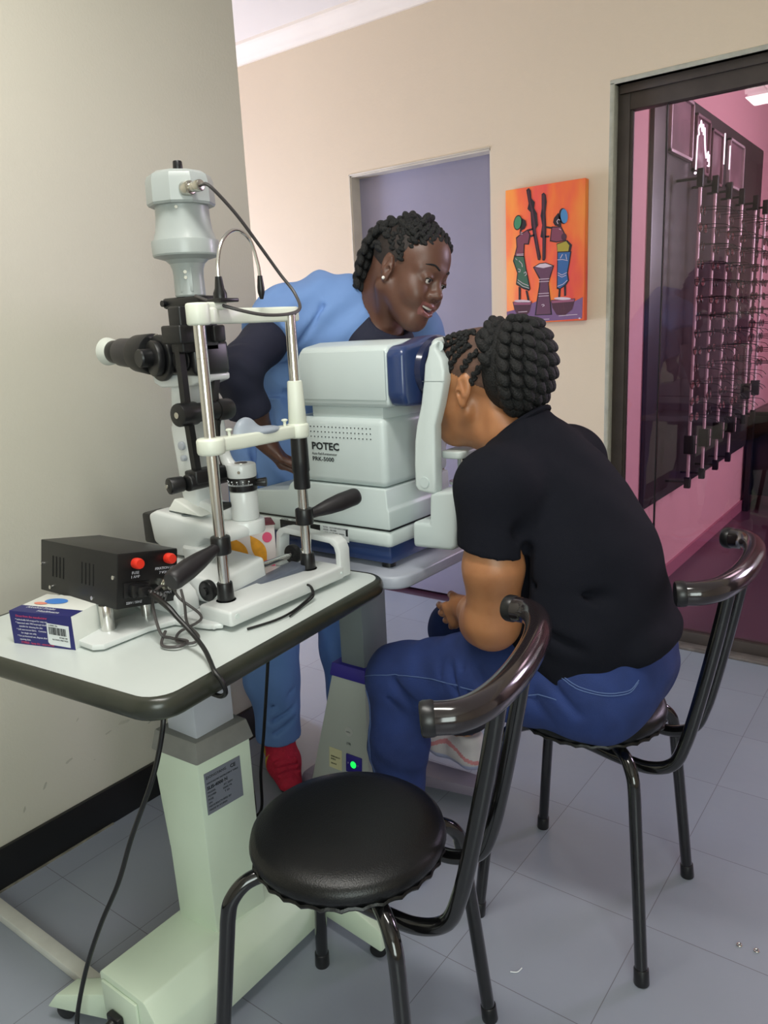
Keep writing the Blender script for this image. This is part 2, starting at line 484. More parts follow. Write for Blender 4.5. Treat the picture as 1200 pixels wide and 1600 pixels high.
# scuff marks low on the wall
scm = mat('scuff_mark', C8(172, 168, 155), 0.8)
for k, (y, z, ln, a) in enumerate([(0.93, .22, .03, .3), (1.03, .25, .022, .1), (.87, .19, .02, 1.0), (1.09, .27, .03, -.1), (.80, .17, .014, .9), (1.16, .22, .012, .2)]):
    pass
# back wall in pieces around the purple door and the glass door
b = B()
DX0, DX1, DZ = -2.318, -1.602, 1.95
GX0, GZ = -1.100, 2.078
b.box((-4.6, YB, 0), (DX0, YB + .13, ZC)); b.box((DX0, YB, DZ), (DX1, YB + .13, ZC))
b.box((DX1, YB, 0), (GX0, YB + .13, ZC)); b.box((GX0, YB, GZ), (2.4, YB + .13, ZC))
struct('wall_back', b, M_wallB)
b = B(); b.box((-4.72, -2.4, 0), (-4.6, 7.0, ZC)); struct('wall_passage', b, M_wallB)
b = B(); b.box((-4.6, 1.5, 0), (XL - .12, 1.62, ZC)); struct('wall_passage_side', b, M_wallB)
b = B(); b.box((2.4, -2.4, 0), (2.5, 7.0, ZC)); struct('wall_right', b, M_wallB)
b = B(); b.box((-4.6, -2.5, 0), (2.5, -2.4, ZC)); struct('wall_behind', b, M_wallL)
# cornice along the back wall
b = B()
pr = [(0, 0), (0.012, 0), (0.016, 0.012), (0.028, 0.018), (0.045, 0.034), (0.056, 0.052), (0.066, 0.058), (0.072, 0.062), (0.072, 0.075), (0, 0.075)]
mx = Matrix(((0, 0, 1, 0), (-1, 0, 0, YB), (0, 1, 0, ZC - .075), (0, 0, 0, 1)))
b.prism(pr, -4.6, 2.4, mx=mx); struct('trim_1', b, M_cornice, ang=50)
# skirting on the left wall with a worn chalky line at its foot
b = B(); b.box((XL, -2.4, 0), (XL + .012, 1.70, 0.105), bev=.002); struct('baseboard_left', b, M_trimB)
b = B(); b.box((XL + .012, .4, 0), (XL + .016, 1.02, .004)); struct('trim_2', b, mat('dusty_line', C8(120, 116, 104), .8, var=.3, vscale=40))
b = B(); b.box((DX1, YB - .012, 0), (GX0 - .02, YB, .10)); struct('baseboard_back', b, M_trimB)
# purple door leaf set back in its rough opening
b = B(); b.box((DX0 - .002, YB + .062, 0.012), (DX1 + .05, YB + .10, DZ + .02), bev=.002)
d1 = struct('door_1', b, M_doorP)
b = B(); b.box((DX0, YB + .001, 0), (DX0 + .006, YB + .062, DZ)); b.box((DX0, YB + .001, DZ - .007), (DX1, YB + .062, DZ), mi=0)
b.box((DX1 - .004, YB + .001, 0), (DX1, YB + .062, DZ)); struct('trim_3', b, M_jamb)
# plaster lip around the purple door
b = B()
for x in (DX0,):
    b.box((x - .004, YB - .004, 0), (x + .002, YB + .004, DZ + .006), bev=.001)
b.box((DX0 - .004, YB - .004, DZ), (DX1, YB + .004, DZ + .006), bev=.001)
struct('trim_4', b, M_jamb)
# glass door: bronze frame, reveal, panes
b = B(); FY = YB + .035
b.box((GX0, FY, 0), (GX0 + .045, FY + .045, GZ), bev=.002)
b.box((GX0 + .045, FY, GZ - .085), (2.3, FY + .045, GZ), bev=.003)
b.box((GX0 + .045, FY, 0.0), (2.3, FY + .045, .055), bev=.003)
b.box((GX0 + .01, FY - .012, GZ - .03), (2.3, FY, GZ), bev=.002)
b.box((GX0 + .045, FY + .01, .055), (GX0 + .052, FY + .03, GZ - .085))
gd = struct('door_2', b, M_bronze)
b = B(); b.box((GX0 - .016, YB - .003, 0), (GX0 + .001, FY + .01, GZ + .006), bev=.002); b.box((GX0 - .016, YB - .003, GZ), (2.3, FY + .01, GZ + .016), bev=.002)
struct('trim_5', b, mat('chipped_reveal', C8(168, 166, 150), .7, bump=.5, bscale=60, var=.12, vscale=30))
b = B(); b.box((GX0 + .05, FY + .018, .05), (-.929, FY + .024, GZ - .08)); o = struct('glass_pane', b, M_glass, gd, smooth=False)
b = B(); b.box((-.926, FY + .018, .05), (2.3, FY + .024, GZ - .08)); o = struct('glass_pane', b, M_glass, gd, smooth=False)
b = B(); b.box((-.9295, FY + .014, .05), (-.9255, FY + .028, GZ - .08)); struct('glass_joint', b, M_black, gd, smooth=False)
# threshold strip in front of glass door
b = B(); b.box((GX0, YB - .02, 0), (2.3, YB + .035, .012), bev=.003); struct('trim_6', b, mat('worn_threshold', C8(96, 88, 82), .6, var=.3, vscale=25))
# display room behind the glass
b = B(); b.box((-4.6, YB, -.05), (2.4, 7.0, -.001)); struct('floor_display_room', b, mat('dark_maroon_floor', C8(70, 42, 56), .3))
b = B(); b.box((-1.22, YB + .13, 0), (-1.10, 7.0, ZC)); struct('wall_display_room', b, M_pink)
b = B(); b.box((-1.10, YB + .13, 0), (-1.088, 7.0, .07)); struct('baseboard_display_room', b, mat('pink_skirting', C8(150, 84, 104), .5))
b = B(); b.box((-4.6, 7.0, 0), (2.4, 7.1, ZC)); struct('wall_display_back', b, M_pink)
b = B(); mx = Matrix(((1, 0, 0, -1.10), (0, 0, 1, 0), (0, 1, 0, ZC - .075), (0, 0, 0, 1)))
b.prism([(p[0], p[1]) for p in pr], YB + .13, 7.0, mx=mx); struct('trim_7', b, mat('pink_cornice', C8(232, 170, 178), .6), ang=50)

# white trunking strip on the floor
b = B(); b.box((XL + .012, .655, 0), (-1.18, .685, .022), bev=.002); tag(obj('cable_trunking', b, M_floorstrip), 'white plastic cable trunking strip lying on floor from wall to table base', 'trunking')
# scuffs as part of wall: thin flakes
b = B()
for (y, z, a, ln) in [(0.93, .232, .3, .014), (1.05, .255, .15, .012), (1.10, .262, -.1, .02), (.86, .20, 1.0, .012), (.80, .165, 1.2, .01), (1.18, .225, .3, .008), (.97, .33, .8, .006), (1.0, .20, .2, .004)]:
    n = 9; pts = []
    for i in range(n):
        t = 2 * PI * i / n; u = math.cos(t) * ln * random.uniform(.7, 1.1); v = math.sin(t) * ln * .28 * random.uniform(.6, 1.2)
        pts.append((XL + .0006, y + u * math.cos(a) - v * math.sin(a), z + u * math.sin(a) + v * math.cos(a)))
    b.poly(pts)
struct('scuff_marks', b, scm, bpy.data.objects['wall_left'], smooth=False)

# ------------------------------------------------------------------ display panel with rods and spectacles
b = B(); b.box((-1.0995, 3.335, .44), (-1.08, 5.33, 2.19), bev=.003)
tag(obj('display_board', b, M_panel), 'dark glossy display board on the pink wall behind the glass door', 'display board')
M_rod = mat('pale_acrylic_rod', C8(236, 205, 212), .25, coat=.3)
M_rodcap = mat('black_rod_cap', C8(22, 18, 20), .4)
rods = [3.16 + .25, 3.644, 3.89, 4.145, 4.405, 4.70, 4.96, 5.22]
rods = [3.645, 3.89, 4.145, 4.405, 4.72, 4.965]
M_spec = mat('dark_spectacle_frame', C8(18, 12, 15), .4)
M_lens = glass_mat('clear_lens', (.72, .68, .72), 1.0)
def spectacles_mesh():
    b = B()
    for s in (-1, 1):
        ring = [(s * .034 + .026 * math.cos(t) * (1 if abs(math.cos(t)) < .9 else .97), 0, .019 * math.sin(t)) for t in [2 * PI * i / 20 for i in range(21)]]
        b.tube([(x, y, z) for x, y, z in ring], .0016, n=6, caps=False)
        b.tube([(s * .060, 0, .006), (s * .066, .004, .006), (s * .068, .06, .005), (s * .067, .115, -.002), (s * .066, .135, -.022)], .0016, n=6, smooth=4)
    b.tube([(-.009, 0, .004), (0, -.002, .008), (.009, 0, .004)], .0015, n=6, smooth=3)
    for s in (-1, 1):
        b.poly([(s * .034 + .025 * math.cos(2 * PI * i / 16), 0, .018 * math.sin(2 * PI * i / 16)) for i in range(16)], mi=1)
    me = bpy.data.meshes.new('spectacles'); b.bm.to_mesh(me); b.bm.free()
    me.materials.append(M_spec); me.materials.append(M_lens)
    me.polygons.foreach_set('use_smooth', [True] * len(me.polygons)); return me
SPEC = spectacles_mesh()
names = ['nearest the door jamb', 'second from the door jamb', 'third from the door jamb', 'fourth from the door jamb', 'fifth, with its foot ending higher', 'farthest from the door jamb']
kk = 0
for i, y in enumerate(rods):
    z0 = .49 if i < 4 else .655; z1 = 1.87
    t = thing('display_rod', 'pale spectacle display rod on the dark board, ' + names[i], 'display rod', (-.98, y, z0), 'rods of the spectacle display')
    b = B(); b.cyl((-.98, y, z0 + .05), (-.98, y, z1 - .05), .0075); obj('rod', b, M_rod, t)
    for (a, c) in ((z0, z0 + .052), (z1 - .075, z1)):
        b = B(); b.box((-.993, y - .013, a), (-.967, y + .013, c), bev=.002); b.cyl((-1.08, y, (a + c) / 2), (-.98, y, (a + c) / 2), .006); obj('end_cap', b, M_rodcap, t)
    zl = z0 + .16 if i < 4 else z0 + .14
    b = B(); b.box((-1.0, y - .014, zl), (-.955, y + .014, zl + .085), bev=.002); lk = obj('lock', b, M_rodcap, t)
    b = B(); b.box((-.953, y + .004, zl + .003), (-.950, y + .010, zl + .04)); b.box((-.953, y + .004, zl + .047), (-.950, y + .010, zl + .083)); obj('lock_plate', b, M_rod, lk)
    for j in range(13):
        z = z0 + .33 + j * .0735
        if z > z1 - .14: break
        o = bpy.data.objects.new('spectacles', SPEC); COL.objects.link(o)
        o.location = (-.962 + random.uniform(-.002, .002), y, z); o.rotation_euler = (random.uniform(-.08, .08), random.uniform(-.05, .05), PI / 2 + PI + random.uniform(-.1, .1))
        tag(o, 'dark-framed spectacles, ' + ['lowest', 'second lowest', 'third lowest', 'fourth lowest', 'fifth up', 'sixth up', 'seventh up', 'eighth up', 'ninth up', 'tenth up', 'eleventh up', 'twelfth up', 'thirteenth up'][j] + ' on the display rod ' + names[i].split(',')[0], 'spectacles', 'spectacles on the display rods')
# picture frames above the rods
M_fr = mat('silver_picture_frame', C8(190, 170, 176), .35, metal=.3)
M_pic = mat('faded_portrait_print', C8(120, 88, 98), .4, var=.3, vscale=9)
for (y0, y1, z0, z1, lab, mf) in [(3.49, 3.81, 1.93, 2.17, 'silver framed print nearest the door jamb', M_fr), (3.86, 4.09, 1.90, 2.14, 'thin framed print second from the door jamb', M_pic), (4.13, 4.34, 1.88, 2.12, 'frameless reddish poster between framed prints', M_pic), (4.47, 4.78, 1.90, 2.13, 'silver framed print farthest from the door jamb', M_fr)]:
    t = thing('picture_frame', lab + ', high on the dark board', 'picture', (-1.08, (y0 + y1) / 2, z0), 'pictures above the spectacles')
    x = -1.08; b = B()
    for a, c, e, f in ((y0, y1, z0, z0 + .012), (y0, y1, z1 - .012, z1), (y0, y0 + .012, z0, z1), (y1 - .012, y1, z0, z1)):
        b.box((x, a, e), (x + .02, c, f), bev=.001)
    obj('frame', b, mf, t)
    b = B(); b.box((x, y0 + .012, z0 + .012), (x + .008, y1 - .012, z1 - .012)); obj('print', b, M_pic, t)
# added glowing squiggle imitating a glass reflection and two glowing strips between the prints
b = B()
M_glow = mat('white_glow', (1, .95, 1), .5, emit=((1, .93, 1), 3.0))
sq = [(3.84, 1.90), (3.845, 1.97), (3.85, 2.04), (3.87, 2.05), (3.86, 2.07), (3.875, 2.09), (3.89, 2.085), (3.895, 2.11), (3.905, 2.09), (3.915, 2.07), (3.93, 2.10), (3.94, 2.06), (3.955, 2.09), (3.965, 2.04), (3.98, 2.0), (4.0, 1.97), (4.03, 2.0), (4.03, 1.96), (4.05, 1.99), (4.055, 1.94), (4.03, 1.94)]
b.tube([(-1.055, y, z) for y, z in sq], .0035, n=6)
b.ball((-1.055, 3.835, 1.885), .006)
tag(obj('reflection_squiggle', b, M_glow), 'added white glowing squiggle standing in for a reflection in the glass, beside the second print', 'reflection')
for (y, z0, z1) in ((4.30, 1.98, 2.12), (4.41, 1.97, 2.08)):
    b = B(); b.tube([(-1.05, y, z0), (-1.05, y, z1)], .003, n=8)
    tag(obj('light_strip', b, M_glow), 'thin glowing strip ' + ('over the edge of the frameless poster' if y < 4.35 else 'beside the farthest framed print, right of the other strip'), 'light strip', 'glowing strips on the board')
# black cabinet deeper in the display room
t = thing('low_cabinet', 'black low cabinet at the end of the display board', 'cabinet', (-.85, 5.7, 0))
b = B(); b.box((-1.08, 5.40, .10), (-.35, 5.95, .62), bev=.01); obj('body', b, M_black, t)
b = B(); b.box((-1.08, 5.35, .0), (-1.05, 5.40, .62)); obj('side_panel', b, M_black, t)
b = B(); b.box((-1.08, 5.38, .62), (-.33, 5.97, .65), bev=.006); obj('top', b, M_black, t)
# ceiling light fittings
for (x, y, lab) in ((-.65, .55, 'white ceiling tube fitting above the instrument table'),):
    t = thing('ceiling_light', lab, 'ceiling light', (x, y, ZC))
    b = B(); b.box((x - .6, y - .08, ZC - .045), (x + .6, y + .08, ZC), bev=.01); obj('housing', b, M_white, t)
    for s in (-1, 1):
        b = B(); b.cyl((x - .57, y + s * .035, ZC - .06), (x + .57, y + s * .035, ZC - .06), .013); obj('tube', b, mat('tube_glow', (1, 1, 1), .5, emit=((1, .98, .92), 4.0)), t)
# two small rings on the floor
for (x, y, l) in ((-.256, 1.486, 'small metal washer lying on floor tile joint, left of two'), (-.224, 1.489, 'small metal washer lying on floor, right of two')):
    b = B(); ring = [(x + .0045 * math.cos(2 * PI * i / 16), y + .0045 * math.sin(2 * PI * i / 16), .0018) for i in range(17)]
    b.tube(ring, .0016, n=6, caps=False); tag(obj('washer', b, M_chrome), l, 'washer', 'washers on the floor')
b = B(); b.tube([(-.615, 1.165, .002), (-.603, 1.172, .002), (-.600, 1.186, .002)], .0012, n=6, smooth=4)
tag(obj('scrap_of_thread', b, M_paper), 'tiny pale curl of litter on the floor between the chairs', 'litter')

# ------------------------------------------------------------------ painting
def painting():
    x0, x1, z0, z1 = -1.519, -1.190, 1.268, 1.778; th = .035
    t = thing('canvas_painting', 'bright orange canvas painting of two women pounding grain, on the cream wall', 'painting', ((x0 + x1) / 2, YB, z0))
    mo = bpy.data.materials.new('orange_paint'); mo.use_nodes = True; nt = mo.node_tree; bb = nt.nodes['Principled BSDF']
    tc = nt.nodes.new('ShaderNodeTexCoord'); mp = nt.nodes.new('ShaderNodeMapping'); mp.inputs['Scale'].default_value = (9, 9, 3)
    n = nt.nodes.new('ShaderNodeTexNoise'); n.inputs['Scale'].default_value = 1.0; n.inputs['Detail'].default_value = 3
    cr = nt.nodes.new('ShaderNodeValToRGB'); e = cr.color_ramp.elements
    e[0].position = .36; e[0].color = (*C8(236, 84, 74), 1); e[1].position = .66; e[1].color = (*C8(250, 150, 60), 1)
    m2 = cr.color_ramp.elements.new(.5); m2.color = (*C8(246, 112, 58), 1)
    nt.links.new(tc.outputs['Object'], mp.inputs[0]); nt.links.new(mp.outputs[0], n.inputs['Vector']); nt.links.new(n.outputs['Fac'], cr.inputs[0]); nt.links.new(cr.outputs[0], bb.inputs['Base Color'])
    bb.inputs['Roughness'].default_value = .55
    b = B(); b.box((x0, YB - th, z0), (x1, YB - .002, z1), bev=.003); obj('canvas', b, mo, t)
    def W(p, lay):
        X, Y = p; u = (X - 92 - 28 * max(0, min(1, (Y - 245) / 1280))) / (862 - 92 - 14); tp = 245 - 133 * u; bt = 1522 - 52 * u
        v = (Y - tp) / (bt - tp); return (x0 + u * (x1 - x0), YB - th - .0006 - lay * .0004, z1 - v * (z1 - z0))
    cols = [C8(78, 40, 56), C8(126, 62, 82), C8(60, 100, 78), C8(52, 96, 150), C8(168, 150, 52), C8(210, 190, 200), C8(120, 88, 130), C8(100, 60, 84), C8(70, 140, 100), C8(70, 130, 180), C8(150, 84, 110), C8(34, 22, 30)]
    ms = [mat('paint_%s' % n_, c, .55, bump=.1, bscale=150) for n_, c in zip('plum mauve green blue olive pale lilac wine mint sky rose dark'.split(), cols)]
    b = B()
    def P(pts, c, lay=1): b.poly([W(p, lay) for p in pts], mi=c)
    def blob(cx, cy, rx, ry, c, lay=2, a=0, n=18):
        P([(cx + rx * math.cos(t_) * math.cos(a) - ry * math.sin(t_) * math.sin(a), cy + rx * math.cos(t_) * math.sin(a) + ry * math.sin(t_) * math.cos(a)) for t_ in [2 * PI * i / n for i in range(n)]], c, lay)
    def line(pts, w_, c, lay=4):
        for p, q in zip(pts, pts[1:]):
            d = (V(q) - V(p)); nn = V((-d.y, d.x)).normalized() * w_
            P([(p[0] + nn.x, p[1] + nn.y), (q[0] + nn.x, q[1] + nn.y), (q[0] - nn.x, q[1] - nn.y), (p[0] - nn.x, p[1] - nn.y)], c, lay)
    # ground
    P([(120, 1400), (230, 1370), (420, 1290), (560, 1290), (700, 1330), (858, 1240), (858, 1450), (600, 1476), (300, 1500), (126, 1522)], 6, 0)
    # mortar
    P([(378, 960), (440, 920), (500, 912), (582, 940), (545, 1070), (535, 1110), (560, 1300), (575, 1420), (405, 1430), (420, 1290), (440, 1150), (445, 1080)], 11, 1)
    P([(388, 962), (572, 950), (538, 1062), (528, 1110), (550, 1300), (562, 1410), (418, 1420), (432, 1290), (452, 1150), (456, 1070)], 7, 2)
    P([(400, 955), (445, 928), (500, 920), (568, 944), (480, 966)], 5, 3)
    for y in (1075, 1100, 1215, 1240): line([(440, y), (540, y - 8)], 3, 5)
    line([(470, 1325), (490, 1318), (500, 1330), (480, 1340)], 3, 5)
    # bowls
    P([(180, 1300), (375, 1295), (350, 1400), (310, 1440), (240, 1440), (200, 1380)], 0, 2); P([(190, 1305), (368, 1300), (360, 1325), (196, 1330)], 10, 3)
    blob(280, 1292, 85, 14, 5, 3)
    P([(560, 1275), (790, 1255), (765, 1360), (700, 1420), (620, 1420), (575, 1350)], 0, 2); P([(566, 1282), (784, 1262), (778, 1285), (572, 1305)], 10, 3)
    blob(670, 1258, 80, 14, 5, 3)
    # pestles
    P([(300, 235), (325, 215), (345, 240), (352, 310), (385, 345), (380, 400), (408, 450), (420, 560), (398, 600), (455, 860), (448, 892), (425, 890), (355, 560), (345, 440), (315, 410), (325, 360)], 11, 2)
    P([(312, 245), (328, 235), (340, 330), (370, 420), (395, 560), (440, 870), (432, 880), (372, 560), (352, 420), (330, 340)], 0, 3)
    P([(448, 270), (468, 255), (488, 275), (498, 340), (490, 440), (500, 580), (500, 870), (490, 895), (468, 892), (465, 680), (445, 670), (460, 560), (442, 470), (452, 400)], 11, 2)
    P([(456, 280), (470, 268), (480, 290), (480, 450), (488, 600), (488, 880), (476, 885), (474, 660), (462, 600), (470, 450), (460, 400)], 0, 3)
    # left woman
    blob(222, 540, 42, 72, 11, 2, .15); blob(222, 540, 34, 62, 8, 3, .15)
    P([(258, 495), (300, 520), (308, 560), (290, 598), (262, 610), (250, 650), (240, 640), (250, 560)], 11, 2)
    P([(205, 680), (250, 645), (320, 600), (345, 640), (350, 660), (335, 745), (292, 745), (290, 860), (190, 860), (212, 770)], 11, 1)
    P([(213, 690), (252, 655), (318, 612), (338, 650), (325, 735), (285, 735), (280, 855), (200, 855), (222, 770)], 1, 2)
    for q in ([(325, 600), (370, 588), (372, 604), (330, 618)], [(345, 655), (385, 645), (388, 662), (348, 675)]): P(q, 11, 2)
    P([(190, 850), (292, 855), (315, 980), (340, 1080), (358, 1170), (345, 1190), (280, 1170), (212, 1130), (222, 1020), (178, 905)], 11, 1)
    P([(198, 862), (285, 862), (306, 980), (330, 1090), (348, 1168), (285, 1158), (222, 1120), (232, 1015), (190, 905)], 2, 2)
    for q in ([(225, 1105), (280, 1145), (345, 1165)], [(230, 1085), (285, 1120), (340, 1140)], [(232, 980), (255, 985), (250, 1010), (232, 1005)], [(290, 1020), (310, 1005), (318, 1030), (300, 1045)], [(240, 900), (270, 930), (275, 960)], [(205, 880), (222, 895)], [(215, 840), (285, 835)], [(215, 852), (285, 848)], [(250, 630), (272, 632)], [(250, 645), (272, 648)]): line(q, 2.6, 5)
    for q in ([(238, 1150), (262, 1160), (262, 1280), (240, 1280)], [(308, 1185), (330, 1190), (352, 1285), (330, 1290)]): P(q, 11, 1)
    # right woman
    blob(655, 470, 42, 75, 11, 2, -.1); blob(665, 470, 33, 68, 9, 3, -.1)
    P([(608, 440), (570, 490), (562, 530), (580, 560), (640, 570), (640, 500)], 11, 2); line([(610, 545), (598, 520), (612, 500), (628, 510)], 3, 5)
    P([(548, 570), (640, 565), (680, 640), (690, 700), (600, 720), (535, 710)], 11, 1); P([(556, 580), (635, 575), (668, 640), (676, 694), (602, 710), (545, 700)], 1, 2)
    blob(668, 665, 26, 34, 0, 3)
    for q in ([(500, 568), (552, 575), (552, 592), (500, 586)], [(480, 660), (530, 655), (530, 672), (482, 676)]): P(q, 11, 2)
    P([(600, 730), (700, 695), (745, 740), (735, 800), (610, 812)], 11, 2); P([(606, 738), (690, 705), (720, 745), (712, 800), (612, 806)], 4, 3)
    P([(608, 808), (742, 800), (730, 900), (715, 1010), (728, 1080), (700, 1130), (640, 1172), (612, 1165)], 11, 1)
    P([(616, 816), (730, 808), (720, 900), (704, 1010), (716, 1078), (690, 1120), (642, 1160), (620, 1150)], 3, 2)
    for q in ([(620, 1010), (660, 1030), (705, 1005)], [(620, 1030), (660, 1050), (700, 1030)], [(620, 1140), (670, 1120), (712, 1080)], [(612, 885), (660, 880), (710, 890)], [(660, 830), (640, 870)], [(690, 830), (700, 880)], [(640, 600), (620, 590)]): line(q, 2.6, 5)
    for q in ([(632, 1170), (652, 1160), (648, 1250), (628, 1250)], [(680, 1140), (700, 1130), (704, 1230), (684, 1235)]): P(q, 11, 1)
    for q in ([(180, 1490), (330, 1478), (550, 1462)], [(640, 1430), (740, 1418), (815, 1412)], [(240, 1400), (330, 1392)]): line(q, 3, 5)
    blob(836, 1450, 10, 8, 5, 4)
    obj('painted_picture', b, ms, t, smooth=False)
painting()
# ------------------------------------------------------------------ slit lamp table
ZT = .75
def rrect(x0, y0, x1, y1, r, n=6):
    pts = []
    for cx, cy, a0 in ((x1 - r, y0 + r, -PI / 2), (x1 - r, y1 - r, 0), (x0 + r, y1 - r, PI / 2), (x0 + r, y0 + r, PI)):
        for i in range(n + 1):
            a = a0 + (PI / 2) * i / n; pts.append((cx + r * math.cos(a), cy + r * math.sin(a)))
    return pts
t1 = thing('instrument_table', 'white-topped instrument table with olive-black edging on a pale green enamel pedestal', 'table', (-1.10, .86, 0))
# top, turned a few degrees
A5 = math.radians(5.2)
Mt = T(-.905, .640, 0) @ RZ(A5)
# local corners: right front (0,0), going -x .58, +y .655
out = rrect(-.60, -.022, .006, .655, .055)
b = B(); b.prism(rrect(-.585, -.008, -.008, .641, .045), ZT - .034, ZT, mx=Mt); obj('tabletop', b, M_top, t1, ang=60)
b = B()
def band(outer, inner, prof, mx, mi=0):
    """ring of cross-section prof [(t,z)] t=0 inner .. 1 outer"""
    t = bmesh.new(); n = len(outer); rows = []
    for (tt, z) in prof: rows.append([t.verts.new((i[0] + (o_[0] - i[0]) * tt, i[1] + (o_[1] - i[1]) * tt, z)) for o_, i in zip(outer, inner)])
    for r0, r1 in zip(rows, rows[1:] + rows[:1]):
        for k in range(n): t.faces.new((r0[k], r0[(k + 1) % n], r1[(k + 1) % n], r1[k]))
    bmesh.ops.recalc_face_normals(t, faces=t.faces); b._add(t, mx, mi)
band(out, rrect(-.585, -.008, -.008, .641, .045), [(0, ZT + .0008), (.35, ZT + .0006), (.7, ZT - .003), (.93, ZT - .009), (1, ZT - .017), (.93, ZT - .027), (.6, ZT - .034), (0, ZT - .037)], Mt)
obj('edging', b, M_edge, t1, ang=60)
b = B(); b.box((-1.26, .72, ZT - .055), (-1.0, 1.06, ZT - .034), bev=.004); obj('top_bracket', b, M_collar, t1)
b = B(); b.box((-1.148, .812, .50), (-1.066, .905, ZT - .05), bev=.003); obj('upper_column', b, M_col, t1)
b = B(); b.hexa([(-1.174, .786, .515), (-1.048, .792, .515), (-1.036, .925, .515), (-1.174, .925, .515), (-1.166, .794, .556), (-1.055, .800, .556), (-1.044, .917, .556), (-1.166, .917, .556)], bev=.004); obj('collar', b, M_collar, t1)
b = B(); b.hexa([(-1.158, .794, .14), (-1.056, .801, .14), (-1.040, .916, .14), (-1.158, .916, .14), (-1.166, .792, .516), (-1.053, .797, .516), (-1.042, .918, .516), (-1.166, .918, .516)], bev=.004)
hs = obj('lower_housing', b, M_house, t1)
b = B(); b.hexa([(-1.172, .800, .30), (-1.155, .800, .25), (-1.155, .905, .25), (-1.172, .905, .30), (-1.190, .800, .48), (-1.160, .800, .50), (-1.160, .905, .50), (-1.190, .905, .48)], bev=.003); obj('rear_cover', b, M_house, t1)
# rating plate on +x face
fx = lambda y, z: (-1.0535 + (y - .80) * .093 + .0012 - (z - .33) * (-.005), y, z)
b = B(); o0 = V((-1.0525, .808, .405)); o1 = V((-1.0440, .900, .405))
xd = (o1 - o0).normalized(); nd = xd.cross(V((0, 0, 1))).normalized()
lm = frame(o0 + nd * .0012, xd, nd); lw = .082; lh = .085
b.box((0, 0, -.0012), (lw, lh, .0006), mx=lm); lab = obj('rating_plate', b, M_silverlab, hs, label='silver rating plate with dark print')
def on(lm, u, v, s, size, mt, par, sx=1.0, bold=0.0, name='lettering', lift=.001):
    o = lm @ V((u, v, lift)); R3 = lm.to_3x3(); return text(name, s, size, o, R3 @ V((1, 0, 0)), R3 @ V((0, 0, 1)), mt, par, sx, bold)
on(lm, .003, .073, 'DONGYANG', .0078, M_text, lab); on(lm, .058, .071, 'CE', .010, M_text, lab, bold=.0003)
on(lm, .003, .062, 'OPHTHALMIC INSTRUMENT TABLE', .0046, M_text, lab)
on(lm, .003, .051, 'SLIS-4000 N', .0092, M_text, lab, bold=.0003)
for k, s_ in enumerate(['MODEL            AC 220V', 'POWER          50/60 Hz', 'FUSE                 T 2A', 'S/N', 'MANUFACTURED BY', 'MADE IN KOREA']):
    on(lm, .003, .043 - k * .0072, s_, .0055, M_text, lab)
# foot: long beam and two cross feet
b = B()
prof = [(-1.172, .03), (-1.172, .145), (-1.166, .150), (-1.045, .150), (-1.038, .147), (-1.004, .110), (-1.0, .10), (-1.0, .03)]
mx = Matrix(((1, 0, 0, 0), (0, 0, 1, 0), (0, 1, 0, 0), (0, 0, 0, 1)))
b.prism([(p[0], p[1]) for p in prof], .618, 1.13, mx=mx, bev=.003, angle=50); bs = obj('base_beam', b, M_house, t1)
b = B(); b.box((-1.160, .612, .04), (-1.058, .6178, .138), bev=.002); pl = obj('socket_panel', b, M_house, bs)
b = B(); b.box((-1.135, .598, .062), (-1.100, .612, .092), bev=.004); b.cyl((-1.118, .600, .076), (-1.118, .570, .070), .011, .008); obj('mains_plug', b, M_black, pl)
b = B(); b.box((-1.082, .606, .060), (-1.074, .612, .074), bev=.001); obj('switch', b, M_black, pl)
b = B(); b.hexa([(-1.305, .575, .028), (-1.17, .625, .03), (-1.17, .69, .03), (-1.305, .64, .028), (-1.285, .585, .058), (-1.17, .63, .085), (-1.17, .685, .085), (-1.285, .632, .058)], bev=.003); f1 = obj('foot', b, M_house, t1)
b = B(); b.hexa([(-1.01, 1.05, .03), (-.84, 1.035, .03), (-.84, 1.095, .03), (-1.01, 1.12, .03), (-1.02, 1.055, .11), (-.845, 1.04, .075), (-.845, 1.09, .075), (-1.02, 1.115, .11)], bev=.006); f2 = obj('foot', b, M_house, t1)
b = B(); b.hexa([(-1.36, 1.05, .03), (-1.16, 1.05, .03), (-1.16, 1.12, .03), (-1.36, 1.12, .03), (-1.35, 1.055, .075), (-1.16, 1.055, .11), (-1.16, 1.115, .11), (-1.35, 1.115, .075)], bev=.006); f3 = obj('foot', b, M_house, t1)
for (x, y, pf) in ((-1.28, .605, f1), (-.865, 1.06, f2), (-1.34, 1.08, f3)):
    b = B(); b.cyl((x - .006, y + .012, .018), (x + .006, y - .012, .018), .018, bev=.002); b.box((x - .012, y - .012, .02), (x + .012, y + .012, .045), bev=.003); obj('caster', b, M_black, pf)
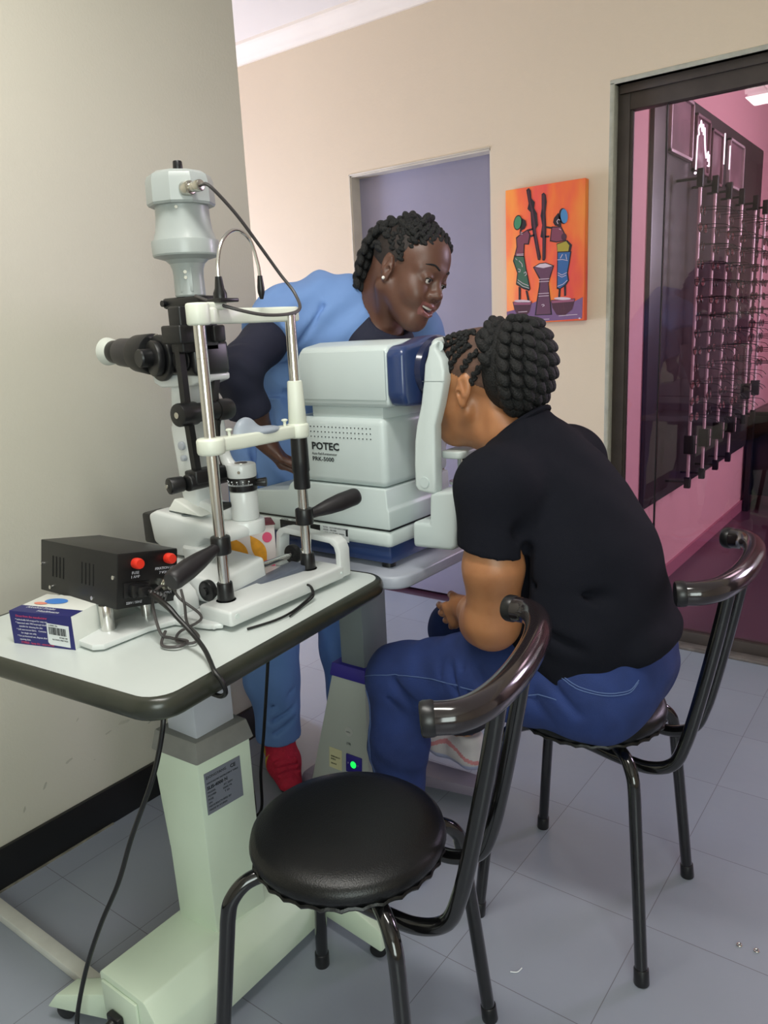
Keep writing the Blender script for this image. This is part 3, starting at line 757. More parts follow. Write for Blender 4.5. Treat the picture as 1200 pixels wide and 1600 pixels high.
# ------------------------------------------------------------------ second table
t2 = thing('motor_table', 'grey motorised instrument table with violet band around its column', 'table', (-1.2, 1.5, 0))
Z2 = .742
b = B(); b.prism(rrect(-1.48, 1.29, -.938, 1.72, .05), Z2 - .03, Z2, bev=.006, angle=60); obj('tabletop', b, mat('lavender_grey_top', C8(170, 174, 186), .35), t2, ang=60)
b = B(); b.box((-1.3, 1.38, Z2 - .06), (-1.05, 1.62, Z2 - .03), bev=.004); obj('top_bracket', b, M_col2, t2)
b = B(); b.box((-1.262, 1.455, .37), (-1.183, 1.56, Z2 - .055), bev=.004); obj('upper_column', b, M_col2, t2)
b = B(); b.hexa([(-1.292, 1.437, .375), (-1.170, 1.437, .375), (-1.170, 1.58, .375), (-1.292, 1.58, .375), (-1.285, 1.442, .412), (-1.174, 1.442, .412), (-1.174, 1.576, .412), (-1.285, 1.576, .412)], bev=.003); obj('violet_band', b, M_vio, t2, label='violet band')
b = B(); b.hexa([(-1.365, 1.41, .04), (-1.155, 1.41, .04), (-1.155, 1.60, .04), (-1.365, 1.60, .04), (-1.288, 1.441, .376), (-1.174, 1.441, .376), (-1.174, 1.576, .376), (-1.288, 1.576, .376)], bev=.006); h2 = obj('lower_housing', b, M_house2, t2)
f0 = V((-1.40, 1.41, .04)); f1_ = V((-1.155, 1.41, .04)); f2_ = V((-1.174, 1.441, .376)); nrm2 = V((0, -(.376 - .04), -(1.441 - 1.41))).normalized(); nrm2 = V((0, -1, .092)).normalized()
fp = frame((-1.167, 1.4131, .069), (1, 0, 0), nrm2)   # local x right, y up the face
def onf(u, v, l=.0): return fp @ V((u, v, l))
b = B(); b.cyl(onf(-.060, .162, -.001), onf(-.060, .162, .0012), .013, n=32); lg = obj('oval_badge', b, mat('badge_grey', C8(190, 192, 188), .4), h2); 
on(fp, -.070, .159, 'optika', .0062, M_col2, lg, lift=.0016); on(fp, -.068, .125, '(10)', .0095, M_text, lg, lift=.0016, name='handwritten_mark')
b = B(); b.box((-.068, .048, -.002), (-.015, .099, .004), bev=.002, mx=fp); sp_ = obj('switch_panel', b, M_vio, h2)
b = B(); b.ball(onf(-.042, .074, .004), .0095, mx=fp.to_3x3().to_4x4() @ Matrix.Diagonal((1, 1, .4, 1))); obj('switch_lamp', b, mat('green_lamp', C8(20, 220, 70), .4, emit=(C8(20, 230, 80), 1.4)), sp_)
on(fp, -.062, .073, 'O', .006, M_textw, sp_, lift=.0045); on(fp, -.028, .073, 'T', .006, M_textw, sp_, lift=.0045)
b = B(); b.box((-.128, .042, .0005), (-.084, .100, .0015), mx=fp); st = obj('yellow_label', b, mat('yellow_paper', C8(214, 210, 168), .6), h2)
on(fp, -.122, .074, 'EMERGENCY', .0058, M_text, st, lift=.002); on(fp, -.122, .066, '89803', .007, M_text, st, lift=.002); on(fp, -.122, .054, 'SERVICE', .0055, M_text, st, lift=.002)
b = B(); b.hexa([(-1.42, 1.42, .02), (-1.14, 1.42, .02), (-1.14, 1.60, .02), (-1.42, 1.60, .02), (-1.41, 1.43, .05), (-1.15, 1.43, .05), (-1.15, 1.59, .05), (-1.41, 1.59, .05)], bev=.004); obj('base', b, mat('mauve_grey_base', C8(120, 112, 128), .5), t2)
for (x1, y1) in ((-.93, 1.66),):
    b = B(); b.hexa([(-1.25, 1.56, .02), (x1, y1 - .035, .02), (x1, y1 + .035, .02), (-1.25, 1.66, .02), (-1.25, 1.565, .055), (x1, y1 - .03, .045), (x1, y1 + .03, .045), (-1.25, 1.655, .055)], bev=.004); f = obj('foot', b, mat('mauve_grey_base', C8(120, 112, 128), .5), t2)
    b = B(); b.cyl((x1 + (.02 if x1 < -1.3 else -.02), y1, 0), (x1 + (.02 if x1 < -1.3 else -.02), y1, .022), .02); obj('foot_pad', b, M_black, f)
# ------------------------------------------------------------------ cafe chairs
def chair(label, loc, rz):
    t = thing('cafe_chair', label, 'chair', loc, 'black cafe chairs', rz, local=True)
    H = .492
    b = B(); prof = [(0, H - .032), (.148, H - .032), (.155, H - .028), (.160, H - .016), (.157, H - .004), (.147, H + .004), (.120, H + .010), (.06, H + .013), (0, H + .014)]
    b.lathe(prof, n=64)
    seat = obj('seat', b, M_leather, t, ang=60)
    # gathered hem under the seat edge
    b = B(); n = 96; tb = []
    for i in range(n + 1):
        a = 2 * PI * i / n; r = .1535 + (.0022 if i % 3 == 0 else -.0005); tb.append((r * math.cos(a), r * math.sin(a), H - .031 - (.0015 if i % 3 == 0 else 0)))
    b.tube(tb, .004, n=6, caps=False); obj('seat_hem', b, M_leather, seat)
    for sx, sy in ((-1, -1), (-1, 1), (1, -1), (1, 1)):
        b = B(); a = .165; q = lambda r, z: (sx * r, sy * r, z)
        b.tube([q(.035, H - .046), q(.09, H - .046), q(.120, H - .052), q(.138, H - .076), q(.144, H - .105), q(.1475, H - .14), q(.156, .26), q(.166, .15), q(.178, .012)], .0125, n=16, smooth=8)
        leg = obj('leg', b, M_tube, t)
        b = B(); b.cyl((sx * .179, sy * .179, 0), (sx * .1765, sy * .1765, .034), .0150, .0145, bev=.002); obj('rubber_foot', b, M_black, leg)
    b = B(); b.lathe([(0, H - .060), (.03, H - .060), (.03, H - .033), (0, H - .033)]); obj('seat_plate', b, M_blackm, t)
    # one bent tube: up the back, under the seat, and up again
    for s in (-1, 1):
        b = B()
        b.tube([(-.13, s * .060, H - .060), (0, s * .075, H - .062), (.09, s * .082, H - .074), (.150, s * .082, H - .080), (.196, s * .082, H - .060), (.218, s * .082, H - .010), (.238, s * .080, .57), (.262, s * .076, .70), (.279, s * .074, .806)], .0125, n=16, smooth=8)
        obj('back_upright', b, M_tube, t)
    # curved rail with rubber end caps
    P = [(.228, -.192, .818), (.256, -.180, .820), (.278, -.144, .821), (.292, -.078, .822), (.296, 0, .822), (.292, .078, .822), (.278, .144, .821), (.256, .180, .820), (.228, .192, .818)]
    b = B(); b.tube(P, .0205, n=24, smooth=8); rail = obj('backrest_rail', b, M_rail, t)
    for s in (-1, 1):
        b = B(); d = V((-.028, s * .012, -.002)).normalized(); p = V((.228, s * .192, .818))
        b.cyl(p - d * .006, p + d * .014, .0222, bev=.005); obj('end_cap', b, M_black, rail)
    return t
chair('round-seated black metal chair with curved rail back, empty, in front', (-.733, .835, 0), math.radians(12.5))
chair('round-seated black metal chair with curved rail back, under the seated woman', (-.575, 1.455, 0), math.radians(2))
# ------------------------------------------------------------------ autorefractor
pt = thing('autorefractor', 'pale grey desktop autorefractor with dark blue front, between the two people', 'eye examination instrument', (-1.18, 1.455, .742))
Y0 = 1.325; Y1 = 1.585; XF = -.984
b = B()
b.box((-1.40, Y0 + .012, .755), (XF - .008, Y1 - .012, .797), bev=.006); obj('base_plinth', b, M_blue, pt, label='dark blue plinth')
for x in (-1.36, -1.02):
    for y in (Y0 + .04, Y1 - .04):
        b = B(); b.cyl((x, y, .742), (x, y, .757), .016); obj('rubber_foot', b, M_black, pt)
b = B(); b.box((-1.405, Y0 + .002, .795), (XF, Y1, .836), bev=.012, seg=3); lb = obj('lower_base', b, M_potec2, pt)
b = B(); b.box((-1.402, Y0 + .004, .834), (XF - .002, Y1 - .002, .840)); obj('seam_shadow_gap', b, M_black, pt)
b = B()
b.prism([(-1.42, .838), (XF, .838), (XF, .880), (XF - .004, .886), (XF - .006, .930), (-1.262, .930), (-1.275, .922), (-1.285, .905), (-1.405, .895), (-1.42, .88)], Y0, Y1, bev=.010, seg=3, mx=Matrix(((1, 0, 0, 0), (0, 0, 1, 0), (0, 1, 0, 0), (0, 0, 0, 1))), angle=20)
obj('middle_base', b, M_potec, pt)
b = B(); b.box((-1.264, Y0 + .001, .9315), (XF - .004, Y1, 1.084), bev=.016, seg=4); bd = obj('body', b, M_potec, pt)
b = B(); b.box((-1.200, Y0 + .012, 1.08), (XF - .012, Y1 - .012, 1.112), bev=.006); obj('neck', b, M_potec, pt)
b = B()
PX = Matrix(((0, 0, 1, 0), (1, 0, 0, 0), (0, 1, 0, 0), (0, 0, 0, 1)))
# head cross section in y,z swept along x with slanted back
prof = [(Y0 - .006, 1.122), (Y0 - .002, 1.108), (Y1 + .002, 1.108), (Y1 + .006, 1.122), (Y1 + .006, 1.222), (Y1 - .004, 1.238), (Y1 - .06, 1.247), (Y0 + .06, 1.247), (Y0 + .004, 1.238), (Y0 - .006, 1.222)]
b.prism(prof, -1.232, -.968, bev=.010, seg=3, mx=PX, angle=18)
for v in b.bm.verts:
    if v.co.x < -1.15:
        v.co.x += (v.co.z - 1.15) * .20 * (1 if v.co.z > 1.15 else 0)
hd = obj('head', b, M_potec, pt, ang=25)
b = B(); b.box((-1.205, Y0 - .0085, 1.124), (-.972, Y0 - .004, 1.228), bev=.0018, mx=None); obj('head_side_panel', b, M_potec, hd)
# blue front shell
b = B()
prof = [(Y0 - .008, 1.135), (Y0 + .004, 1.112), (Y0 + .05, 1.108), (Y1 - .05, 1.108), (Y1 - .004, 1.112), (Y1 + .008, 1.135), (Y1 + .008, 1.218), (Y1 - .008, 1.238), (Y0 + .095 + .05, 1.254), (Y0 + .095, 1.252), (Y0 + .045, 1.240), (Y0 + .006, 1.236), (Y0 - .008, 1.222)]
b.prism(prof, -.970, -.925, bev=.014, seg=4, mx=PX, angle=15)
bl = obj('front_shell', b, M_blue, pt, ang=40, label='dark blue front shell')
b = B(); c = V((-.925, 1.455, 1.182)); b.lathe([(.098, 0), (.094, .012), (.085, .018), (.078, .012), (.05, .006), (0, .006)], mx=frame(c, (0, 1, 0), (1, 0, 0)) @ Matrix.Diagonal((1, .72, 1, 1)), n=48); obj('front_bezel', b, mat('darker_blue', C8(26, 34, 66), .2, coat=.4), bl)
b = B(); b.cyl((-.922, 1.455, 1.175), (-.905, 1.455, 1.175), .036, .030); obj('lens_barrel', b, M_glassdark, bl)
b = B()
for a0, a1 in ((.3, 1.35), (1.75, 2.85), (3.45, 4.5), (4.9, 6.0)):
    b.tube([(-.903, 1.455 + .028 * math.cos(a0 + (a1 - a0) * i / 10), 1.175 + .028 * math.sin(a0 + (a1 - a0) * i / 10)) for i in range(11)], .0022, n=8)
obj('red_ring_light', b, mat('red_ring_glow', C8(255, 60, 40), .4, emit=(C8(255, 50, 30), 4.5)), bl)
b = B(); b.box((-.9175, 1.378, 1.190), (-.9150, 1.386, 1.200)); b.box((-.9175, 1.378, 1.150), (-.9150, 1.388, 1.158)); obj('indicator_mark', b, mat('pale_blue_mark', C8(90, 110, 160), .5), bl)
# lettering and perforations on the near side
lm = frame((-1.200, Y0 + .0005, .982), (1, 0, 0), (0, -1, 0))
def pot(u, v, s, size, sx=1.0, bold=0.0, mt=M_text, name='lettering'):
    return on(lm, u, v, s, size, mt, bd, sx, bold, name, lift=.0008)
pot(.003, .0275, 'POTEC', .0235, 1.12, .0007); pot(.003, .015, 'Auto Ref-Keratometer', .0085, .95); pot(.003, .0010, 'PRK-5000', .0135, 1.18, .0002)
b = B()
for i in range(17):
    for j in range(3): b.cyl((-1.197 + i * .0108, Y0 + .0015, 1.062 - j * .0115), (-1.197 + i * .0108, Y0 - .0004, 1.062 - j * .0115), .0013, n=8)
obj('perforations', b, M_text, bd)
# rear plinth socket recess and rating label
b = B(); b.box((-1.318, Y0 - .0005, .790), (-1.190, Y0 + .004, .828)); sk = obj('socket_recess', b, M_black, lb)
b = B(); b.box((-1.308, Y0 - .003, .798), (-1.285, Y0, .818), bev=.001); b.box((-1.278, Y0 - .004, .793), (-1.240, Y0, .820), bev=.001); obj('power_switch', b, mat('navy_black', C8(20, 24, 40), .3), sk)
on(frame((-1.303, Y0 - .0035, .806), (1, 0, 0), (0, -1, 0)), 0, 0, '-  o', .008, M_textw, sk)
on(frame((-1.312, Y0, .8295), (1, 0, 0), (0, -1, 0)), 0, 0, 'AC POWER', .0045, M_text, lb); on(frame((-1.278, Y0, .8295), (1, 0, 0), (0, -1, 0)), 0, 0, 'DATA OUT 100-240V', .0045, M_text, lb)
ll = frame((-1.180, Y0 + .0005, .796), (1, 0, 0), (0, -1, 0))
b = B(); b.box((0, 0, 0), (.078, .034, .0008), mx=ll); lbl = obj('rating_label', b, M_paper, lb, label='white rating label')
for k, s_ in enumerate(['POTEC   AUTO REF-KERATOMETER', 'MODEL   PRK-5000', 'INPUT   AC 100-240V  50/60Hz', 'POTEC Co., Ltd.', 'MADE IN KOREA']):
    on(ll, .002, .028 - .0062 * k, s_, .0048, M_text, lbl, lift=.001)
b = B(); b.box((.070, .014, .0008), (.076, .030, .0012), mx=ll)
obj('label_mark', b, M_text, lbl)
# joystick on the operator end
b = B(); b.cyl((-1.320, 1.425, .888), (-1.320, 1.425, .905), .026, .020); b.cyl((-1.320, 1.425, .905), (-1.322, 1.425, .975), .010, .012, bev=.003); obj('joystick', b, M_black, pt)
# screen on the operator end (faces the nurse)
b = B(); b.box((-1.236, 1.37, 1.135), (-1.228, 1.54, 1.225), bev=.002); obj('screen', b, M_glassdark, pt)
# head and chin rest: two arms, brow bridge, chin cup, bracket
chn = None
arm = [(-.868, 1.227), (-.862, 1.243), (-.876, 1.240), (-.884, 1.231), (-.889, 1.212), (-.896, 1.196), (-.900, 1.162), (-.909, 1.112), (-.922, 1.068), (-.928, 1.035), (-.931, .985), (-.931, .938), (-.923, .927), (-.894, .924), (-.880, .924), (-.878, .960), (-.878, 1.005), (-.876, 1.07), (-.862, 1.113), (-.850, 1.162), (-.849, 1.182), (-.854, 1.206)]
PY = Matrix(((1, 0, 0, 0), (0, 0, 1, 0), (0, 1, 0, 0), (0, 0, 0, 1)))
arms = []
for (a, c) in ((1.352, 1.384), (1.527, 1.559)):
    b = B(); b.prism(arm, a, c, bev=.006, seg=3, mx=PY, angle=40); arms.append(obj('headrest_arm', b, M_potec2, pt, ang=40))
b = B(); b.cyl((-.905, 1.3525, .948), (-.905, 1.3500, .948), .0115); b2 = obj('arm_screw_cover', b, M_potec, arms[0])
b = B(); b.box((-.902, 1.3513, 1.1615), (-.848, 1.3522, 1.1623)); obj('arm_seam', b, M_col2, arms[0])
b = B(); pts = []
b.tube([(-.868, 1.362, 1.232), (-.885, 1.39, 1.236), (-.900, 1.455, 1.238), (-.885, 1.52, 1.236), (-.868, 1.549, 1.232)], .012, n=16, smooth=8); obj('brow_rest', b, M_potec2, pt)
b = B(); br = [(-.942, .800), (-.942, .857), (-.897, .857), (-.894, .925), (-.832, .935), (-.828, .90), (-.832, .815), (-.842, .803)]
b.prism(br, 1.352, 1.559, bev=.008, seg=3, mx=PY, angle=40); obj('headrest_bracket', b, M_potec, pt, ang=40)
b = B(); b.cyl((-.872, 1.455, .93), (-.872, 1.455, .936), .030); b.cyl((-.872, 1.455, .935), (-.872, 1.455, 1.0), .0085); obj('chin_post', b, M_chrome, pt)
b = B(); b.prism(rrect(-.900, 1.405, -.845, 1.505, .015), .992, 1.008, bev=.003, angle=60); obj('chin_cup', b, M_potec2, pt, ang=50)
# ------------------------------------------------------------------ slit lamp
sl = thing('slit_lamp', 'white and black slit lamp microscope with chrome chin-rest posts on the near table', 'eye examination instrument', (-1.12, 1.0, ZT))
PA = V((-1.074, .921, 0)); PB = V((-1.067, 1.144, 0))
# base frame bar at the patient side with raised far bridge
b = B(); b.prism([(-1.100, .876), (-1.015, .876), (-1.015, 1.200), (-1.100, 1.200)], ZT + .010, ZT + .040, bev=.006, seg=3); bar = obj('chin_rest_base', b, M_white, sl, ang=50)
b = B(); b.cyl((-1.0165, .892, .778), (-1.0135, .892, .778), .005, n=16); b.cyl((-1.017, 1.190, .775), (-1.013, 1.190, .775), .003, mi=0); obj('cap_screw', b, M_potec2, bar)
b = B(); b.prism([(-1.26, .865), (-1.05, .865), (-1.05, 1.22), (-1.42, 1.22), (-1.42, .90)], ZT + .003, ZT + .012, bev=.003); obj('base_plate', b, M_white, sl)
b = B(); b.prism([(-1.235, .700), (-1.222, .692), (-1.165, .692), (-1.150, .705), (-1.150, .80), (-1.135, .845), (-1.06, .862), (-1.04, .88), (-1.20, .93), (-1.24, .90)], ZT + .003, ZT + .014, bev=.003, angle=50); obj('side_plate', b, M_white, sl)
# arch at the far end
b = B(); b.prism([(-1.016, .763), (-1.016, .822), (-1.022, .838), (-1.036, .848), (-1.17, .856), (-1.19, .852), (-1.20, .842), (-1.21, .763), (-1.196, .763), (-1.188, .832), (-1.176, .842), (-1.045, .835), (-1.034, .828), (-1.030, .815), (-1.030, .763)], 1.190, 1.222, bev=.003, mx=PY, angle=30); obj('far_bridge', b, M_white, sl)
# near rail cover
b = B(); b.prism([(-1.345, .762), (-1.345, .80), (-1.33, .812), (-1.165, .812), (-1.148, .800), (-1.142, .785), (-1.142, .762)], .862, .915, bev=.006, seg=3, mx=PY, angle=50); obj('rail_cover', b, M_white, sl, ang=50)
# axle and wheels
b = B(); b.cyl((-1.135, .93, .806), (-1.125, 1.195, .808), .0065); obj('axle', b, M_chrome, sl)
for (y, z) in ((1.165, .808), (.925, .798)):
    b = B(); b.cyl((-1.128, y - .007, z), (-1.128, y + .007, z), .021, bev=.003); b.cyl((-1.128, y - .012, z), (-1.128, y + .012, z), .008); obj('wheel', b, M_black, sl)
# carriage
b = B(); b.hexa([(-1.30, .915, .775), (-1.105, .922, .772), (-1.105, 1.065, .772), (-1.30, 1.065, .775), (-1.30, .925, .825), (-1.110, .932, .815), (-1.110, 1.062, .832), (-1.30, 1.062, .84)], bev=.007, seg=3); cg = obj('carriage', b, M_white, sl, ang=50)
b = B(); b.cyl((-1.175, .918, .800), (-1.175, .9165, .800), .0022, n=10); b.cyl((-1.12, .922, .803), (-1.12, .9205, .803), .0022, n=10); obj('carriage_screw', b, M_black, cg)
# sloping lever plate under the post
b = B(); b.hexa([(-1.12, .93, .777), (-1.095, .93, .777), (-1.06, 1.14, .790), (-1.11, 1.14, .790), (-1.12, .93, .781), (-1.095, .93, .781), (-1.06, 1.14, .802), (-1.11, 1.14, .802)], bev=.002); obj('breath_shield_tray', b, mat('slate_grey_plastic', C8(92, 98, 112), .3), sl)
# white arm body (power column)
b = B()
bod = [(-1.345, .855), (-1.355, .915), (-1.33, .925), (-1.24, .917), (-1.125, .912), (-1.105, .905), (-1.105, .884), (-1.185, .882), (-1.205, .870), (-1.215, .845), (-1.215, .835), (-1.30, .835)]
b.prism(bod, .972, 1.052, bev=.010, seg=3, mx=PY, angle=40); wb = obj('arm_body', b, M_white, sl, ang=45)
b = B(); b.cyl((-1.30, 1.0, .9225), (-1.30, 1.0, .9235), .011); b.cyl((-1.255, .995, .9195), (-1.255, .995, .9205), .011); obj('arm_body_plug', b, M_col2, wb)
b = B(); b.box((-1.395, .985, .845), (-1.348, 1.040, .912), bev=.006); obj('rear_knob', b, M_black, sl)
b = B(); b.cyl((-1.22, .99, .82), (-1.22, .99, .862), .030, .034, bev=.004); obj('carriage_collar', b, M_white, sl)
# joystick
b = B(); b.cyl((-1.175, .905, .80), (-1.175, .905, .835), .005); b.cyl((-1.175, .905, .815), (-1.175, .905, .838), .012, bev=.003); obj('joystick', b, M_black, sl)
# pivot column
PC = (-1.135, 1.045)
b = B(); b.cyl((*PC, .885), (*PC, .913), .037, bev=.004, n=40); b.cyl((*PC, .913), (*PC, .972), .0275, bev=.003, n=40); obj('pivot_column', b, M_white, sl)
b = B(); b.cyl((*PC, .972), (*PC, .998), .0285, bev=.002, n=40); sr = obj('scale_ring', b, M_black, sl)
b = B()
for k in range(40):
    a = -PI * .95 + k * .075
    r = .0288; ln = .006 if k % 5 == 0 else .003
    c0 = V((PC[0] + r * math.cos(a), PC[1] + r * math.sin(a), .984)); b.cyl(c0, c0 + V((0, 0, ln)), .0004, n=5)
for k in range(7):
    a = -PI * .9 + k * .42; c0 = V((PC[0] + .0287 * math.cos(a), PC[1] + .0287 * math.sin(a), .9925)); b.ball(c0, (.0016, .0016, .0016), n=8)
obj('scale_marks', b, M_paper, sr)
b = B(); d = V((.72, .55, 0)).normalized(); p = V((*PC, .986)); b.cyl(p + d * .024, p + d * .048, .007, .0095, bev=.002); obj('lock_knob', b, M_black, sr)
b = B(); b.cyl((*PC, .998), (*PC, 1.026), .0290, bev=.004, n=40); pc = obj('pivot_cap', b, M_white, sl)
b = B(); b.cyl((*PC, 1.0262), (*PC, 1.0272), .013); b.cyl((PC[0] + .017, PC[1] - .0235, 1.012), (PC[0] + .0175, PC[1] - .0245, 1.012), .003, n=10); obj('cap_disc', b, M_steel, pc)
b = B(); d = V((-.25, -.95, 0)).normalized(); p = V((PC[0] - .01, PC[1], .945)); b.cyl(p + d * .02, p + d * .052, .0055, .0105, bev=.003); obj('clamp_knob', b, M_black, sl)
# curved white link from pivot cap back to the lamp arm
b = B(); b.tube([(-1.135, 1.045, 1.012), (-1.160, 1.045, 1.014), (-1.178, 1.045, 1.035), (-1.185, 1.045, 1.075), (-1.19, 1.045, 1.12)], [.015, .014, .012, .011, .011], n=14, smooth=6); obj('swan_neck_arm', b, M_white, sl)
# microscope arm: tall white casting behind
b = B(); b.hexa([(-1.285, 1.01, .945), (-1.235, 1.01, .925), (-1.235, 1.065, .925), (-1.285, 1.065, .945), (-1.300, 1.01, 1.10), (-1.235, 1.01, 1.12), (-1.235, 1.065, 1.12), (-1.300, 1.065, 1.10)], bev=.008, seg=3)
b.hexa([(-1.297, 1.012, 1.095), (-1.240, 1.012, 1.10), (-1.240, 1.063, 1.10), (-1.297, 1.063, 1.095), (-1.285, 1.012, 1.19), (-1.225, 1.012, 1.19), (-1.225, 1.063, 1.19), (-1.285, 1.063, 1.19)], bev=.006, seg=3)
b.hexa([(-1.262, 1.01, .905), (-1.15, 1.02, .90), (-1.15, 1.06, .90), (-1.262, 1.065, .905), (-1.285, 1.01, .955), (-1.17, 1.02, .935), (-1.17, 1.06, .935), (-1.285, 1.065, .955)], bev=.006)
obj('microscope_arm', b, M_white, sl, ang=50)
b = B(); b.prism([(-1.320, 1.186), (-1.30, 1.177), (-1.21, 1.180), (-1.175, 1.19), (-1.175, 1.203), (-1.325, 1.203)], 1.000, 1.075, bev=.004, mx=PY, angle=50); obj('microscope_cradle', b, M_white, sl, ang=50)
b = B(); b.cyl((-1.262, 1.009, 1.06), (-1.262, 1.002, 1.06), .009, bev=.002); b.cyl((-1.258, 1.009, 1.035), (-1.258, 1.000, 1.035), .006, bev=.001); obj('arm_screw', b, M_col, sl)
# tissue draped on arm
b = B(); b.hexa([(-1.305, .985, .925), (-1.20, .985, .922), (-1.20, 1.02, .922), (-1.305, 1.02, .925), (-1.285, .99, .952), (-1.215, .99, .928), (-1.215, 1.015, .928), (-1.285, 1.015, .95)], bev=.004); obj('folded_paper_strip', b, M_whitebox, sl)
# microscope body
b = B(); b.hexa([(-1.30, .992, 1.205), (-1.17, .985, 1.200), (-1.17, 1.075, 1.200), (-1.30, 1.075, 1.205), (-1.31, .992, 1.268), (-1.17, .985, 1.266), (-1.17, 1.075, 1.266), (-1.31, 1.075, 1.268)], bev=.010, seg=3); mb = obj('microscope_body', b, M_black, sl, ang=50)
b = B(); dc = V((-1.272, .993, 1.236)); b.cyl(dc, dc + V((-.002, -.012, 0)), .045, bev=.003, n=40); b.cyl(dc + V((0, -.012, 0)), dc + V((-.004, -.026, 0)), .035, bev=.003, n=40); dr = obj('magnification_drum', b, M_blackm, mb)
b = B(); b.lathe([(.018, 0), (.018, .022), (.016, .025), (0, .025)], mx=frame(dc + V((-.010, -.024, .002)), (1, 0, 0), (-.15, -1, 0)), n=14); obj('drum_knob', b, M_black, dr)
b = B(); b.tube([dc + V((.046 * math.cos(t), -.003, .046 * math.sin(t))) for t in [PI * .55 + PI * .75 * i / 20 for i in range(21)]], .0016, n=6); obj('drum_rim', b, M_steel, dr)
b = B(); b.cyl((-1.225, 1.0, 1.266), (-1.225, 1.0, 1.285), .0065, n=14); b.cyl((-1.225, 1.0, 1.264), (-1.225, 1.0, 1.27), .004); obj('clamp_screw', b, M_steel, mb)
b = B(); b.cyl((-1.205, .984, 1.232), (-1.205, .978, 1.232), .024, bev=.003); obj('body_port', b, M_blackm, mb)
for y in (.995, 1.066):
    d = V((-1, 0, .06)).normalized(); p = V((-1.30, y, 1.243))
    b = B(); b.cyl(p, p + d * .055, .041, .037, bev=.005, n=36); tb = obj('eyepiece_tube', b, M_blackm, mb)
    b = B(); b.cyl(p + d * .053, p + d * .11, .0305, .0285, bev=.003, n=36); ep = obj('eyepiece', b, mat('dark_grey_barrel', C8(46, 44, 46), .4), tb)
    b = B(); b.cyl(p + d * .109, p + d * .138, .0245, .0235, bev=.003, n=36); obj('diopter_ring', b, M_black, ep)
    b = B(); b.lathe([(.0230, 0), (.0275, .010), (.0290, .020), (.0265, .020), (.020, .002), (0, .002)], mx=frame(p + d * .136, (0, 1, 0), d), n=32); obj('eyecup', b, mat('milky_rubber', C8(205, 208, 200), .5), ep)
# illumination tower ------------------------------------------------
TX, TY = -1.205, 1.020
LX = 1
sk = Matrix(((1, 0, 0, TX), (0, 1, 0, TY), (0, 0, 1, 0), (0, 0, 0, 1)))
b = B(); b.lathe([(0, 1.348), (.027, 1.348), (.0285, 1.351), (.0280, 1.385), (.0290, 1.398), (.0325, 1.408), (.0400, 1.415), (.0605, 1.421), (.0620, 1.424), (.0628, 1.446), (.0622, 1.449), (.0580, 1.450), (.0560, 1.456), (.0520, 1.470), (.0498, 1.490), (.0492, 1.512), (0, 1.512)], mx=sk, n=64); tw = obj('lamp_housing', b, M_lamph, sl, ang=24)
b = B(); n = 12
b.lathe([(0, 1.510), (.060, 1.510), (.0625, 1.514), (.0615, 1.552), (.058, 1.562), (.048, 1.568), (0, 1.570)], mx=sk @ RZ(.26), n=10); b2 = obj('lamp_cap', b, M_lamph, tw, ang=25)
b = B(); b.cyl((TX, TY, 1.568), (TX, TY, 1.590), .0095, .0085, bev=.002); obj('cap_knob', b, M_black, b2)
b = B(); dd = V((.62, -.78, 0)).normalized(); b.box((-.012, -.0015, 0), (.012, .0015, .045), mx=frame((TX + dd.x * .0262, TY + dd.y * .0262, 1.356), (-dd.y, dd.x, 0), (0, 0, 1)), bev=.001); obj('plate', b, M_lamph, tw)
b = B()
for dz in (.030, .040): b.cyl((TX + dd.x * .0265, TY + dd.y * .0265, 1.352 + dz), (TX + dd.x * .030, TY + dd.y * .030, 1.352 + dz), .0032, n=14)
b.cyl((TX + dd.x * .05, TY + dd.y * .05, 1.503), (TX + dd.x * .051, TY + dd.y * .051, 1.503), .003, n=10)
obj('tower_screw', b, M_steel, tw)
b = B(); b.box((TX - .0285, TY - .008, 1.362), (TX - .0255, TY + .008, 1.402), bev=.001); obj('tower_slot', b, M_black, tw)
# connector and cable
cd = V((.80, .05, .02)).normalized() ; cp = V((TX + .045, TY - .030, 1.532))
b = B(); b.cyl(cp, cp + cd * .020, .0125, bev=.002); b.cyl(cp + cd * .020, cp + cd * .030, .0085); b.cyl(cp + cd * .030, cp + cd * .045, .0100, bev=.002); obj('connector', b, M_steel, tw)
b = B(); b.tube([cp + cd * .045, (-1.095, .995, 1.528), (-1.09, 1.045, 1.487), (-1.09, 1.10, 1.434), (-1.085, 1.143, 1.385), (-1.06, 1.156, 1.345), (-1.025, 1.122, 1.312), (-1.03, 1.04, 1.306), (-1.07, .975, 1.325), (-1.15, .985, 1.346)], .0032, n=8, smooth=10); obj('lamp_cable', b, M_cableg, tw)
# clamp plate under tower and bracket bars
b = B(); b.box((TX - .052, TY - .028, 1.328), (TX + .055, TY + .030, 1.348), bev=.005); b.cyl((TX - .045, TY - .02, 1.338), (TX - .045, TY - .034, 1.338), .006, mi=0); obj('tower_clamp', b, M_black, sl)
b = B(); b.box((-1.215, .948, 1.262), (-1.160, .985, 1.296), bev=.004); b.box((-1.21, 1.030, 1.262), (-1.16, 1.060, 1.294), bev=.004); b.box((-1.205, .960, 1.245), (-1.170, 1.05, 1.330), bev=.004); ub = obj('mirror_housing', b, M_blackm, sl, ang=50)
for pts in ([(-1.19, .967, 1.275), (-1.185, .965, 1.15), (-1.185, .975, 1.01)], [(-1.185, 1.043, 1.27), (-1.185, 1.046, 1.20), (-1.185, 1.036, 1.16), (-1.185, 1.040, 1.06), (-1.180, 1.048, 1.005)]):
    b = B(); b.tube(pts, .0095, n=4); obj('mirror_bracket_bar', b, M_blackm, sl, ang=50)
